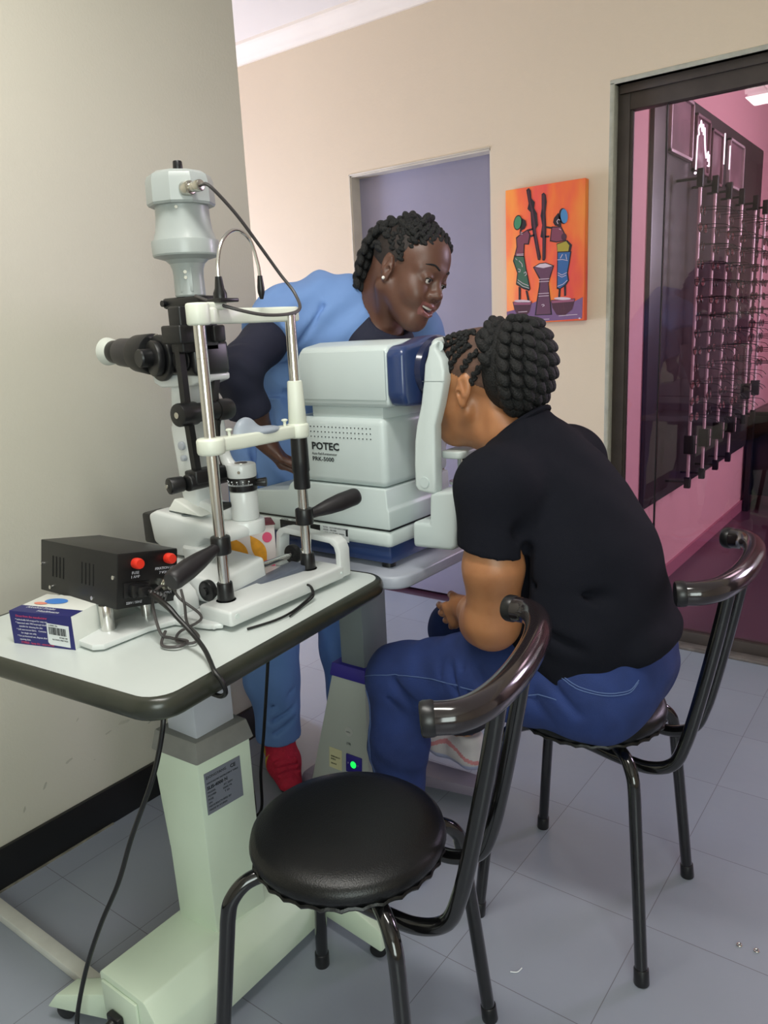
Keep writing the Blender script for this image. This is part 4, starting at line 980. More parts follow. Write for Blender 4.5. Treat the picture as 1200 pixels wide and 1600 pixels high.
b = B(); b.cyl((-1.183, .940, 1.131), (-1.183, .985, 1.131), .0225, bev=.004); b.cyl((-1.183, .985, 1.131), (-1.183, 1.035, 1.131), .0185); b.cyl((-1.183, 1.035, 1.131), (-1.183, 1.072, 1.130), .0215, bev=.004); rl = obj('mirror_roller', b, M_black, sl)
b = B(); b.cyl((-1.183, .9395, 1.131), (-1.183, .938, 1.131), .006); obj('roller_screw', b, M_steel, rl)
b = B(); b.cyl((-1.183, .945, 1.000), (-1.183, 1.045, 1.000), .0165, bev=.003); b.box((-1.20, .955, .995), (-1.165, 1.04, 1.022), bev=.004); b.cyl((-1.20, .915, .998), (-1.192, .945, .999), .0165, .015, bev=.003); lj = obj('tilt_joint', b, M_blackm, sl, ang=50)
b = B(); b.cyl((-1.2015, .914, .998), (-1.202, .912, .998), .004); obj('tilt_screw', b, M_steel, lj)
# chin rest posts ------------------------------------------------
def post(P0, zc, zh, hd, lab):
    b = B(); b.cyl((P0.x, P0.y, .79), (P0.x, P0.y, 1.31), .0105, n=28); ps = obj('chin_rest_post', b, M_chrome, sl)
    b = B(); b.cyl((P0.x, P0.y, .785), (P0.x, P0.y, .79), .019); b.cyl((P0.x, P0.y, .79), (P0.x, P0.y, .825), .0160, .0145, bev=.002); obj('post_foot', b, M_black, ps)
    b = B(); b.cyl((P0.x, P0.y, zh - .017), (P0.x, P0.y, zh + .017), .0185, bev=.003); col = obj('handle_clamp', b, M_black, ps)
    hd = V(hd).normalized(); p = V((P0.x, P0.y, zh))
    b = B(); b.tube([p + hd * .015, p + hd * .03, p + hd * .06, p + hd * .09, p + hd * .125, p + hd * .135], [.0105, .0115, .0165, .0190, .0188, .0150], n=24, smooth=4); obj('hand_grip', b, M_grip, ps)
    return ps
p1 = post(PA, 0, .897, (.10, -.93, -.22), 'near')
p2 = post(PB, 0, .903, (.30, .90, .16), 'far')
b = B(); b.cyl((PA.x, PA.y, 1.235), (PA.x, PA.y, 1.2365), .0112); obj('post_ring', b, M_steel, p1)
# chin rest crossbar
b = B()
b.cyl((PA.x, PA.y, 1.066), (PA.x, PA.y, 1.096), .0255, bev=.005, n=36)
b.prism([(PA.x + .012, PA.y), (PA.x + .012, .955), (PA.x + .018, .985), (PA.x + .018, 1.10), (PA.x + .016, PB.y), (PA.x - .014, PB.y), (PA.x - .014, 1.10), (PA.x - .004, 1.075), (PA.x - .004, 1.02), (PA.x - .014, .985), (PA.x - .016, PA.y)], 1.068, 1.094, bev=.004, seg=2, angle=25)
b.cyl((PB.x, PB.y, 1.066), (PB.x, PB.y, 1.096), .022, bev=.005, n=36)
cb = obj('chin_rest_crossbar', b, M_whiteC, sl, ang=45)
b = B(); b.cyl((PB.x, PB.y, 1.09), (PB.x, PB.y, 1.180), .0185, .0150, bev=.003, n=32); obj('post_sleeve', b, M_whiteC, cb)
b = B(); b.lathe([(0, .962), (.0165, .962), (.0170, .966), (.0165, .996), (.0180, .999), (.0178, 1.02), (.0172, 1.066), (0, 1.066)], mx=T(PB.x, PB.y, 0), n=20); obj('height_adjuster', b, M_black, p2, ang=30)
S = SDF((-1.11, .96, 1.06), (-1.02, 1.11, 1.15), .0022)
S.ell((-1.080, 1.014, 1.088), (.016, .031, .034), k=0); S.ell((-1.072, 1.055, 1.092), (.020, .040, .009), k=.012)
S.ell((-1.052, 1.020, 1.125), (.018, .036, .028), k=.005, op='s'); S.cut((0, 0, 1.074), (0, 0, -1))
sdf_obj('chin_cup', [S.mesh(2)], M_cup, sl)
for y in (.965, 1.112):
    b = B(); b.cyl((PA.x + .002, y, 1.094), (PA.x + .002, y, 1.103), .003); b.ball((PA.x + .002, y, 1.105), (.0065, .0065, .003)); obj('paper_pin', b, M_whiteC, cb)
# forehead bar
b = B()
b.cyl((PA.x, PA.y, 1.292), (PA.x, PA.y, 1.330), .0205, bev=.004, n=36)
b.prism([(PA.x + .004, .925), (PA.x + .010, .95), (PA.x - .012, 1.00), (PA.x - .020, 1.035), (PA.x - .014, 1.08), (PA.x + .008, 1.13), (PA.x + .014, 1.165), (PA.x - .016, 1.168), (PA.x - .022, 1.13), (PA.x - .034, 1.09), (PA.x - .042, 1.035), (PA.x - .034, .99), (PA.x - .018, .94), (PA.x - .016, .92)], 1.294, 1.322, bev=.004, angle=25)
b.box((PA.x - .02, .94, 1.318), (PA.x + .006, .985, 1.331), bev=.003)
fb = obj('forehead_bar', b, M_whiteC, sl, ang=45)
b = B(); b.cyl((PB.x + .0145, PB.y + .0, 1.308), (PB.x + .0155, PB.y, 1.308), .0025, n=10); obj('bar_screw', b, M_black, fb)
# gooseneck fixation light
b = B(); b.box((-1.088, .955, 1.330), (-1.05, .998, 1.337), bev=.002); b.lathe([(.012, 0), (.012, .01), (.0085, .018), (.006, .038), (0, .038)], mx=T(-1.07, .972, 1.336)); gb = obj('gooseneck_base', b, M_black, fb)
b = B(); b.tube([(-1.07, .972, 1.37), (-1.07, .974, 1.40), (-1.072, .990, 1.435), (-1.075, 1.025, 1.456), (-1.075, 1.06, 1.442), (-1.072, 1.073, 1.40), (-1.070, 1.074, 1.375)], .0032, n=10, smooth=8); obj('gooseneck', b, M_chrome, fb)
b = B(); b.lathe([(0, 0), (.003, 0), (.0065, .012), (.0068, .02), (.0045, .042), (0, .042)], mx=T(-1.07, 1.074, 1.336)); obj('fixation_lamp', b, M_black, fb)
b = B(); b.tube([(-1.015, 1.082, .781), (-1.006, 1.082, .778), (-1.000, 1.078, .765), (-.997, 1.05, .757), (-.985, 1.00, .755), (-.985, .955, .754), (-1.0, .90, .7535)], .0024, n=8, smooth=8)
b.tube([(-1.015, 1.086, .780), (-1.004, 1.084, .775), (-.997, 1.078, .761), (-.990, 1.04, .755), (-.975, .985, .754)], .0018, n=8, smooth=8); obj('wire', b, M_cable, bar)
b = B(); b.tube([(-1.175, .905, .82), (-1.165, .885, .80), (-1.150, .84, .83), (-1.13, .80, .82), (-1.085, .775, .775), (-1.075, .79, .760), (-1.045, .80, .757), (-1.04, .775, .757), (-1.07, .765, .757), (-1.09, .79, .77)], .0028, n=8, smooth=8); obj('wire_loop', b, M_cableg, sl)

# ------------------------------------------------------------------ power supply box, tilted on its stand-off
c_ = V((-.02, .169, .985)).normalized(); a_ = V((.998, -.02, .024)); a_ = (a_ - c_ * a_.dot(c_)).normalized(); b_ = c_.cross(a_)
O = V((-1.157, .743, .813)); FM = Matrix((a_, b_, c_)).transposed().to_4x4(); FM.translation = O
ps = thing('power_supply_box', 'black metal power supply box with red fuse knobs, tilted beside the slit lamp', 'power supply', (-1.28, .80, .81))
b = B(); b.box((-.255, 0, 0), (0, .128, .099), bev=.0015, mx=FM); bx = obj('case', b, M_blackm, ps)
b = B()
for gx in (-.205, -.105):
    for k in range(4): b.box((gx - .027 + k * .0125 + .02, -.0006, .032), (gx - .0245 + k * .0125 + .02, .0004, .072), mx=FM)
obj('vent_slots', b, mat('vent_black', (.001, .001, .001), .9), bx)
b = B()
for (u, v) in ((-.252, .052), (-.218, .010), (-.075, .010), (-.010, .056)):
    b.cyl(FM @ V((u, 0, v)), FM @ V((u, -.0025, v)), .0038, n=14)
obj('case_screw', b, M_chrome, bx)
FR = frame(FM @ V((0, 0, 0)), b_, a_)   # right end face: x -> away from camera, y -> up
b = B(); b.box((.001, .001, 0), (.127, .097, .0012), bev=.0004, mx=FR); pn = obj('end_panel', b, mat('panel_black', C8(12, 12, 14), .35), bx)
for (u, v) in ((.036, .080), (.105, .083)):
    b = B(); b.lathe([(.0095, 0), (.0100, .004), (.0100, .012), (.0085, .016), (0, .0165)], mx=FR @ T(u, v, .001), n=18); obj('fuse_knob', b, M_red, ps, label='red knob')
def fr(u, v, s, size): on(FR, u, v, s, size, M_textw, pn, lift=.0016)
fr(.029, .060, 'FUSE', .0072); fr(.027, .053, '1 AMP', .0068); fr(.078, .063, 'FIXATION LIGHT', .0066); fr(.087, .055, '7 VOLTS', .0066); fr(.090, .016, 'OUTPUT', .0066); fr(.094, .009, '12V', .0062); fr(.018, .007, '220V / 50HZ', .0062)
b = B(); b.cyl(FR @ V((.098, .036, .001)), FR @ V((.098, .036, .008)), .0125, n=6); b.cyl(FR @ V((.098, .036, .008)), FR @ V((.100, .034, .022)), .0085, bev=.001); b.cyl(FR @ V((.100, .034, .022)), FR @ V((.101, .033, .030)), .0065, .0055); obj('output_connector', b, M_steel, pn)
b = B(); b.box((.012, .018, .0012), (.066, .046, .0045), bev=.004, mx=FR); b.box((.020, .020, .004), (.056, .044, .020), bev=.004, mx=FR); b.box((.026, .023, .018), (.050, .041, .034), bev=.004, mx=FR)
pg = obj('mains_plug', b, M_black, ps)
b = B(); q0 = FR @ V((.044, .030, .034)); b.tube([FR @ V((.040, .031, .030)), q0, (-1.070, .785, .822), (-1.045, .785, .806), (-1.005, .782, .785), (-.965, .770, .772), (-.93, .752, .764), (-.905, .738, .758), (-.890, .738, .745), (-.888, .742, .725), (-.905, .746, .712), (-.93, .75, .708)], [.0065, .006, .0055, .0045, .0042, .004, .004, .004, .004, .004, .004, .004], n=10, smooth=8)
for k in range(5): b.tube([FR @ V((.044 + k * .0035, .030 - k * .0015, .036 + k * .005)), FR @ V((.046 + k * .0035, .0292 - k * .0015, .0385 + k * .005))], .0078, n=10)
obj('mains_cable', b, M_cable, pg)
b = B(); b.tube([FR @ V((.104, .030, .020)), FR @ V((.112, .010, .030)), (-1.075, .86, .775), (-1.09, .82, .758), (-1.06, .79, .757), (-1.03, .80, .757), (-1.045, .825, .758), (-1.085, .835, .77), (-1.10, .845, .80), (-1.125, .86, .82)], .0026, n=8, smooth=8); obj('output_lead', b, M_cableg, pn)
b = B(); b.cyl((-1.204, .752, ZT + .014), (-1.204, .752, .812), .0125, n=28, bev=.001); obj('support_leg', b, M_chrome, ps)
b = B(); b.cyl((-1.205, .835, ZT + .014), (-1.205, .835, .796), .009, n=20); obj('support_leg', b, M_chrome, ps)

# ------------------------------------------------------------------ navy and white carton
BA = math.atan2(.039, .130); MB_ = T(-1.334, .643, ZT) @ RZ(BA)
bx2 = thing('carton', 'navy and white printed carton with barcode sticker, under the power supply box', 'box', (-1.28, .70, ZT))
b = B(); b.box((0, 0, 0), (.137, .092, .062), bev=.0006, mx=MB_); cs = obj('carton_body', b, M_whitebox, bx2)
b = B(); b.box((0, -.0004, 0), (.1372, .0004, .062), mx=MB_); b.box((0, 0, .0618), (.1372, .030, .0624), mx=MB_); obj('navy_print', b, M_navybox, cs, label='navy printed area')
fm = MB_ @ frame((0, -.0006, 0), (1, 0, 0), (0, -1, 0))
rows = ['Direct from the manufacturer', '* Individually foil wrapped for easy use', '* Saturated with 70% Isopropyl alcohol', '   suitable for cleaning the skin', '* Soft non-woven fabric.   Contents', '     for single use only.', '* For professional use, dispose after', '   opening date.']
on(fm, .014, .0525, rows[0], .0058, M_textr, cs, lift=.0005)
for k, s_ in enumerate(rows[1:]): on(fm, .012 + (.003 if k in (2, 4) else 0), .0460 - k * .0062, s_, .0046, M_textw, cs, lift=.0005)
on(fm, .018, .0025, 'STERILE - keep dry - external use', .0054, M_textr, cs, lift=.0005)
tmx = MB_ @ frame((0, 0, .0626), (1, 0, 0), (0, 0, 1))
on(tmx, .02, .019, 'Alcohol Swabs', .011, M_textw, cs, lift=.0004); on(tmx, .055, .006, 'Healthease', .011, M_textw, cs, lift=.0004)
b = B(); pts = [(.052 + .024 * math.cos(t), .060 + .014 * math.sin(t)) for t in [2 * PI * i / 24 for i in range(24)]]
b.poly([tuple(MB_ @ V((x, y, .0628))) for x, y in pts]); o = obj('blue_picture', b, mat('sky_blue_print', C8(70, 130, 210), .5), cs)
b = B(); pts = [(.030 + .014 * math.cos(t) , .044 + .006 * math.sin(t)) for t in [2 * PI * i / 20 for i in range(20)]]
b.poly([tuple(MB_ @ V((x, y, .0630))) for x, y in pts]); obj('pink_picture', b, mat('salmon_print', C8(225, 140, 120), .5), cs)
sm_ = MB_ @ frame((.080, -.0008, .006), (1, .0, -.05), (0, -1, 0))
b = B(); b.prism([(.004, 0), (.048, 0), (.048, .040), (0, .040), (0, .004)], 0, .0005, mx=sm_); stk = obj('barcode_sticker', b, M_paper, cs, label='white barcode sticker')
b = B(); x = .004
while x < .042:
    w_ = random.choice((.0004, .0008, .0012)); b.box((x, .020, .0005), (x + w_, .034, .0008), mx=sm_); x += w_ + random.choice((.0005, .0009))
obj('barcode', b, M_text, stk)
on(sm_, .004, .036, '6 009801 356', .0036, M_text, stk, lift=.0008); on(sm_, .026, .015, 'SWABS 200', .0035, M_text, stk, lift=.0008); on(sm_, .010, .010, 'ALCOHOL PREP PADS', .0035, M_text, stk, lift=.0008)

# ------------------------------------------------------------------ tissue box
MT_ = T(-1.245, 1.150, ZT) @ RZ(math.radians(52))
tbx = thing('tissue_box', 'white tissue box with orange flower print and pink sticker behind the slit lamp', 'box', (-1.245, 1.15, ZT))
b = B(); b.box((-.058, 0, .004), (.058, .085, .108), bev=.001, mx=MT_); tb_ = obj('box_body', b, mat('pinkish_white_card', C8(226, 214, 212), .5), tbx)
tf = MT_ @ frame((-.058, -.0006, 0), (1, 0, 0), (0, -1, 0))
M_or = mat('orange_petal', C8(232, 158, 34), .5, var=.15, vscale=60); M_ye = mat('yellow_petal', C8(245, 200, 40), .5); M_pk = mat('pink_flower', C8(228, 80, 120), .5)
def leaf(x, y, L, wd, a, mt, lift=0):
    pts = []
    for i in range(11):
        t = i / 10; pts.append((t * L, wd * math.sin(PI * t) * (1 - .3 * t)))
    for i in range(9, 0, -1):
        t = i / 10; pts.append((t * L, -wd * math.sin(PI * t)))
    return [tuple(tf @ V((x + u * math.cos(a) - v * math.sin(a), y + u * math.sin(a) + v * math.cos(a), lift))) for u, v in pts]
b = B(); b.poly(leaf(.052, .018, .082, .018, 2.05, 0)); b.poly(leaf(.012, .020, .06, .014, 1.9, 0)); b.poly(leaf(.092, .020, .075, .016, 2.0, 0, .0002)); obj('orange_petals', b, M_or, tb_, smooth=False)
b = B(); b.poly(leaf(.090, .012, .05, .012, 2.8, 0, .0004)); b.poly(leaf(.090, .012, .04, .010, 2.4, 0, .0005)); obj('yellow_petals', b, M_ye, tb_, smooth=False)
b = B(); b.poly(leaf(.112, .012, .03, .006, 2.6, 0, .0006)); b.poly([tuple(tf @ V((.098 + .011 * math.cos(t), .080 + .012 * math.sin(t), .0008))) for t in [2 * PI * i / 24 for i in range(24)]]); obj('pink_sticker', b, M_pk, tb_, smooth=False)
b = B(); b.hexa([tuple(MT_ @ V(p)) for p in [(.0, -.004, .109), (.060, -.006, .108), (.058, .05, .109), (.0, .05, .110), (.0, -.004, .113), (.060, -.006, .111), (.058, .05, .113), (.0, .05, .118)]], bev=.001); obj('torn_flap', b, mat('dark_red_card', C8(96, 34, 40), .5), tb_)

# ------------------------------------------------------------------ loose cables
b = B(); b.tube([(-1.10, .80, .712), (-1.0, .70, .712), (-.952, .668, .700), (-.958, .655, .64), (-.970, .64, .586), (-1.026, .63, .476), (-1.067, .62, .38), (-1.108, .60, .291), (-1.150, .585, .192), (-1.190, .578, .087), (-1.190, .570, .045), (-1.16, .560, .03), (-1.13, .565, .045), (-1.118, .572, .066)], .0042, n=10, smooth=8)
tag(obj('power_cable', b, M_cable), 'long black power cable hanging from the table edge to the pedestal socket', 'cable')
b = B(); b.tube([(-1.28, 1.26, .70), (-1.31, 1.26, .60), (-1.329, 1.26, .507), (-1.351, 1.26, .388), (-1.376, 1.26, .255), (-1.40, 1.26, .14), (-1.41, 1.26, .03), (-1.43, 1.24, .006), (-1.48, 1.22, .006), (-1.50, 1.25, .08), (-1.485, 1.27, .16), (-1.465, 1.265, .17), (-1.44, 1.26, .10), (-1.425, 1.25, .03), (-1.40, 1.22, .006), (-1.33, 1.20, .005), (-1.26, 1.24, .005)], .0042, n=10, smooth=8)
tag(obj('power_cable', b, M_cable), 'black power cable hanging and looping on the floor beside the red shoe', 'cable')
# ------------------------------------------------------------------ people
def skin(name, c, c2):
    mt = bpy.data.materials.new(name); mt.use_nodes = True; nt = mt.node_tree; b = nt.nodes['Principled BSDF']
    b.inputs['Roughness'].default_value = .42; b.inputs['Subsurface Weight'].default_value = .15; b.inputs['Subsurface Scale'].default_value = .006
    b.inputs['Subsurface Radius'].default_value = (1, .35, .2)
    tc = nt.nodes.new('ShaderNodeTexCoord'); n = nt.nodes.new('ShaderNodeTexNoise'); n.inputs['Scale'].default_value = 14; n.inputs['Detail'].default_value = 4
    cr = nt.nodes.new('ShaderNodeValToRGB'); e = cr.color_ramp.elements; e[0].position = .35; e[0].color = (*c2, 1); e[1].position = .65; e[1].color = (*c, 1)
    nt.links.new(tc.outputs['Object'], n.inputs['Vector']); nt.links.new(n.outputs['Fac'], cr.inputs[0]); nt.links.new(cr.outputs[0], b.inputs['Base Color'])
    n2 = nt.nodes.new('ShaderNodeTexNoise'); n2.inputs['Scale'].default_value = 500; bp = nt.nodes.new('ShaderNodeBump'); bp.inputs['Strength'].default_value = .08; bp.inputs['Distance'].default_value = .002
    nt.links.new(tc.outputs['Object'], n2.inputs['Vector']); nt.links.new(n2.outputs['Fac'], bp.inputs['Height']); nt.links.new(bp.outputs[0], b.inputs['Normal'])
    return mt
M_skinP = skin('warm_brown_skin', C8(176, 122, 82), C8(162, 108, 72))
M_skinN = skin('deep_brown_skin', C8(98, 65, 52), C8(88, 58, 46))
M_hair = mat('black_braided_hair', C8(8, 8, 9), .7, bump=.9, bscale=260, detail=5)
M_scalp = mat('hair_stubble_scalp', C8(88, 62, 50), .6, bump=.4, bscale=500, var=.3, vscale=50)
M_scalpN = mat('dark_hair_scalp', C8(40, 30, 28), .6, bump=.4, bscale=500, var=.3, vscale=50)
M_lipN = mat('plum_lips', C8(122, 74, 70), .35)
M_lipP = mat('brown_lips', C8(120, 72, 62), .4)
M_nail = mat('white_nail', C8(228, 230, 232), .2, coat=.5)
M_tee = mat('black_jersey', C8(19, 20, 28), .9, bump=.25, bscale=900, spec=.15)
M_jean = mat('indigo_denim', C8(28, 48, 102), .85, bump=.35, bscale=700, var=.16, vscale=16)
M_stitch = mat('denim_stitch', C8(78, 98, 142), .8)
M_tunic = mat('sky_blue_tunic', C8(112, 146, 202), .75, bump=.2, bscale=900, var=.03, vscale=5)
M_scrub = mat('mid_blue_trousers', C8(96, 132, 190), .75, bump=.25, bscale=600, var=.06, vscale=9)
M_navy = mat('navy_undershirt', C8(24, 26, 48), .8, bump=.2, bscale=900)
M_eyew = mat('eye_white', C8(210, 200, 192), .15, coat=.5)
M_iris = mat('dark_iris', C8(18, 12, 10), .1, coat=1)
M_teeth = mat('teeth', C8(232, 226, 216), .25)
M_pearl = mat('pearl_stud', C8(238, 232, 225), .12, coat=1)

class Head:
    def __init__(s, H, f, u, sc=1.0):
        s.H = np.array(H, float); f = np.array(f, float); f /= np.linalg.norm(f)
        u = np.array(u, float); u = u - f * (u @ f); u /= np.linalg.norm(u); l = np.cross(u, f)
        s.R = np.stack([f, l, u], 1); s.s = sc
    def __call__(s, a, b, c): return s.H + s.R @ (np.array([a, b, c]) * s.s)
    def build(s, S, smile=False):
        k = s.s
        E = lambda c, r, kk=.01, op='u', R=None: S.ell(s(*c), np.array(r) * k, R=s.R if R is None else s.R @ R, k=kk * k, op=op)
        Cc = lambda p, q, r1, r2=None, kk=.01, op='u': S.cap(s(*p), s(*q), r1 * k, (r2 if r2 is not None else r1) * k, k=kk * k, op=op)
        E((-.018, 0, .036), (.095, .073, .082), .0)
        E((.028, 0, -.020), (.062, .055, .088), .03)
        E((.035, 0, .045), (.050, .058, .060), .03)                  # forehead
        for sd in (-1, 1):
            Cc((-.008, sd * .052, -.050), (.050, sd * .018, -.098), .016, .016, .03)
            E((.052, sd * .034, -.032), (.028, .027, .030), .025)   # cheek
        Cc((.062, -.010, -.098), (.062, .010, -.098), .020, None, .025)
        Cc((.030, 0, -.085), (.055, 0, -.098), .030, .022, .03)
        for sd in (-1, 1):
            E((.098, sd * .032, .000), (.019, .020, .013), .014, 's')
            Cc((.078, sd * .012, .022), (.060, sd * .046, .018), .011, .007, .018)   # brow
        Cc((.080, 0, .012), (.100, 0, -.024), .0085, .0105, .014)
        E((.103, 0, -.030), (.013, .013, .011), .010)
        for sd in (-1, 1):
            E((.094, sd * .0125, -.034), (.011, .0085, .008), .008)
            E((.100, sd * .0075, -.041), (.0045, .0035, .004), .003, 's')
        E((.072, 0, -.062), (.026, .032, .022), .02)                 # muzzle
        lift = .010 if smile else 0; wd = .035 if smile else .023
        if smile:
            S.cap(s(.094, -.018, -.0665), s(.094, .018, -.0665), .0068 * k, k=.004 * k, op='s')
            for sd in (-1, 1): Cc((.093, sd * .016, -.0660), (.080, sd * .031, -.0570), .0060, .002, .003, 's')
            for sd in (-1, 1):
                E((.066, sd * .036, -.045), (.020, .016, .020), .02)
        xc = .076 if smile else .082
        up = [(xc, -wd, -.063 + lift), (.0925, -.016, -.0585 + lift * .25), (.0980, -.004, -.0570), (.0980, .004, -.0570), (.0925, .016, -.0585 + lift * .25), (xc, wd, -.063 + lift)]
        lo = [(xc, -wd, -.064 + lift), (.0895, -.017, -.0755 if smile else -.0705), (.0945, 0, -.0810 if smile else -.0725), (.0895, .017, -.0755 if smile else -.0705), (xc, wd, -.064 + lift)]
        for P_, r0 in ((up, .0042), (lo, .0054)):
            n = len(P_)
            for i in range(n - 1):
                ra = r0 * (.45 if i == 0 else 1); rb = r0 * (.45 if i == n - 2 else 1)
                Cc(P_[i], P_[i + 1], ra, rb, .003)
        for sd in (-1, 1):                                           # eyelids
            E((.0765, sd * .030, .0020), (.0150, .0160, .0125), .008)
            E((.0920, sd * .030, -.0022), (.010, .0138, .0046), .0015, 's')
        for sd in (-1, 1):                                           # ears
            th = math.radians(-12); Re = np.array([[math.cos(th), 0, math.sin(th)], [0, 1, 0], [-math.sin(th), 0, math.cos(th)]])
            E((-.014, sd * .074, -.004), (.0175, .0085, .031), .006, R=Re)
            E((-.010, sd * .0815, -.002), (.0105, .0055, .021), .004, 's', R=Re)
            E((-.004, sd * .0765, -.006), (.006, .005, .008), .004)
            Cc((-.006, sd * .077, .016), (-.016, sd * .079, -.016), .0030, .0035, .005)
            E((-.004, sd * .080, -.011), (.0045, .007, .006), .003, 's')
            E((-.009, sd * .074, -.033), (.008, .0055, .009), .006)
        return S
    def local(s, P): return (P - s.H) @ s.R / s.s

def hand(S, wrist, fd, pn, td, sc=1.0, curl=(.5, .6, .5), spread=.06, thumb=(.7, .5, .3), k=.008):
    """fd finger direction, pn palm normal (side fingers curl to), td direction of the thumb side"""
    w = np.array(wrist, float); f = np.array(fd, float); f /= np.linalg.norm(f)
    n = np.array(pn, float); n = n - f * (n @ f); n /= np.linalg.norm(n); t = np.array(td, float); t = t - f * (t @ f) - n * (t @ n); t /= np.linalg.norm(t)
    L = lambda a, b_, c: w + (f * a + t * b_ + n * c) * sc
    S.cap(L(-.02, 0, 0), L(.02, 0, 0), .024 * sc, .025 * sc, k=.015, w=t, ws=1.15)
    for b_ in (-.026, -.009, .009, .026):
        S.cap(L(.012, b_ * .55, .002), L(.080, b_, 0), .0145 * sc, .0112 * sc, k=.014)
    S.cap(L(.015, .016, .006), L(.045, .028, .010), .017 * sc, .013 * sc, k=.014)
    tips = []
    for i, b_ in enumerate((.028, .0095, -.0095, -.0275)):
        ln = ((.040, .024, .019), (.044, .027, .020), (.041, .026, .019), (.032, .019, .017))[i]
        p = L(.082 - abs(b_ - .004) * .22, b_, 0); a = 0; sp = (1.5 - i) * spread
        r = (.0092, .0095, .0090, .0080)[i] * sc
        for j in range(3):
            a += curl[j]
            d = (f * math.cos(sp) + t * math.sin(sp)); d = d * math.cos(a) + n * math.sin(a)
            q = p + d * ln[j] * sc
            S.cap(p, q, r, r * .90, k=.0035 if j else .006); p = q; r *= .91
        tips.append((p, d))
    p = L(.022, .026, .008)
    a0, a1, a2 = thumb
    d1 = (f * math.cos(a0) + t * math.sin(a0)) * math.cos(.25) + n * math.sin(.25)
    q = p + d1 * .040 * sc; S.cap(p, q, .0135 * sc, .0105 * sc, k=.010)
    d2 = (f * math.cos(a0 - a1) + t * math.sin(a0 - a1)) * math.cos(.55) + n * math.sin(.55)
    q2 = q + d2 * .030 * sc; S.cap(q, q2, .0102 * sc, .0098 * sc, k=.004)
    d3 = (f * math.cos(a0 - a1 - a2) + t * math.sin(a0 - a1 - a2)) * math.cos(.7) + n * math.sin(.7)
    q3 = q2 + d3 * .023 * sc; S.cap(q2, q3, .0098 * sc, .0082 * sc, k=.004)
    return tips

def rope(b, pts, r, step=None, amp=.45, n=14):
    """two-strand twist: lumps alternate left and right along the path"""
    Q = dens(pts, 12); L = 0; step = step or r * 1.15; out = []; acc = 0
    for p, q in zip(Q, Q[1:]):
        d = (q - p).length; acc += d
        if acc >= step: acc = 0; out.append((q, (q - p).normalized()))
    for i, (p, d) in enumerate(out):
        side = d.orthogonal().normalized() if i == 0 else (side - d * side.dot(d)).normalized()
        o = side * (r * amp * (1 if i % 2 else -1))
        z = (d * .75 + side * (.65 if i % 2 else -.65)).normalized(); x = z.orthogonal().normalized(); y = z.cross(x)
        mx = Matrix((x, y, z)).transposed().to_4x4()
        b.ball(p + o, (r * .78, r * .78, r * 1.35), mx=mx, n=n)

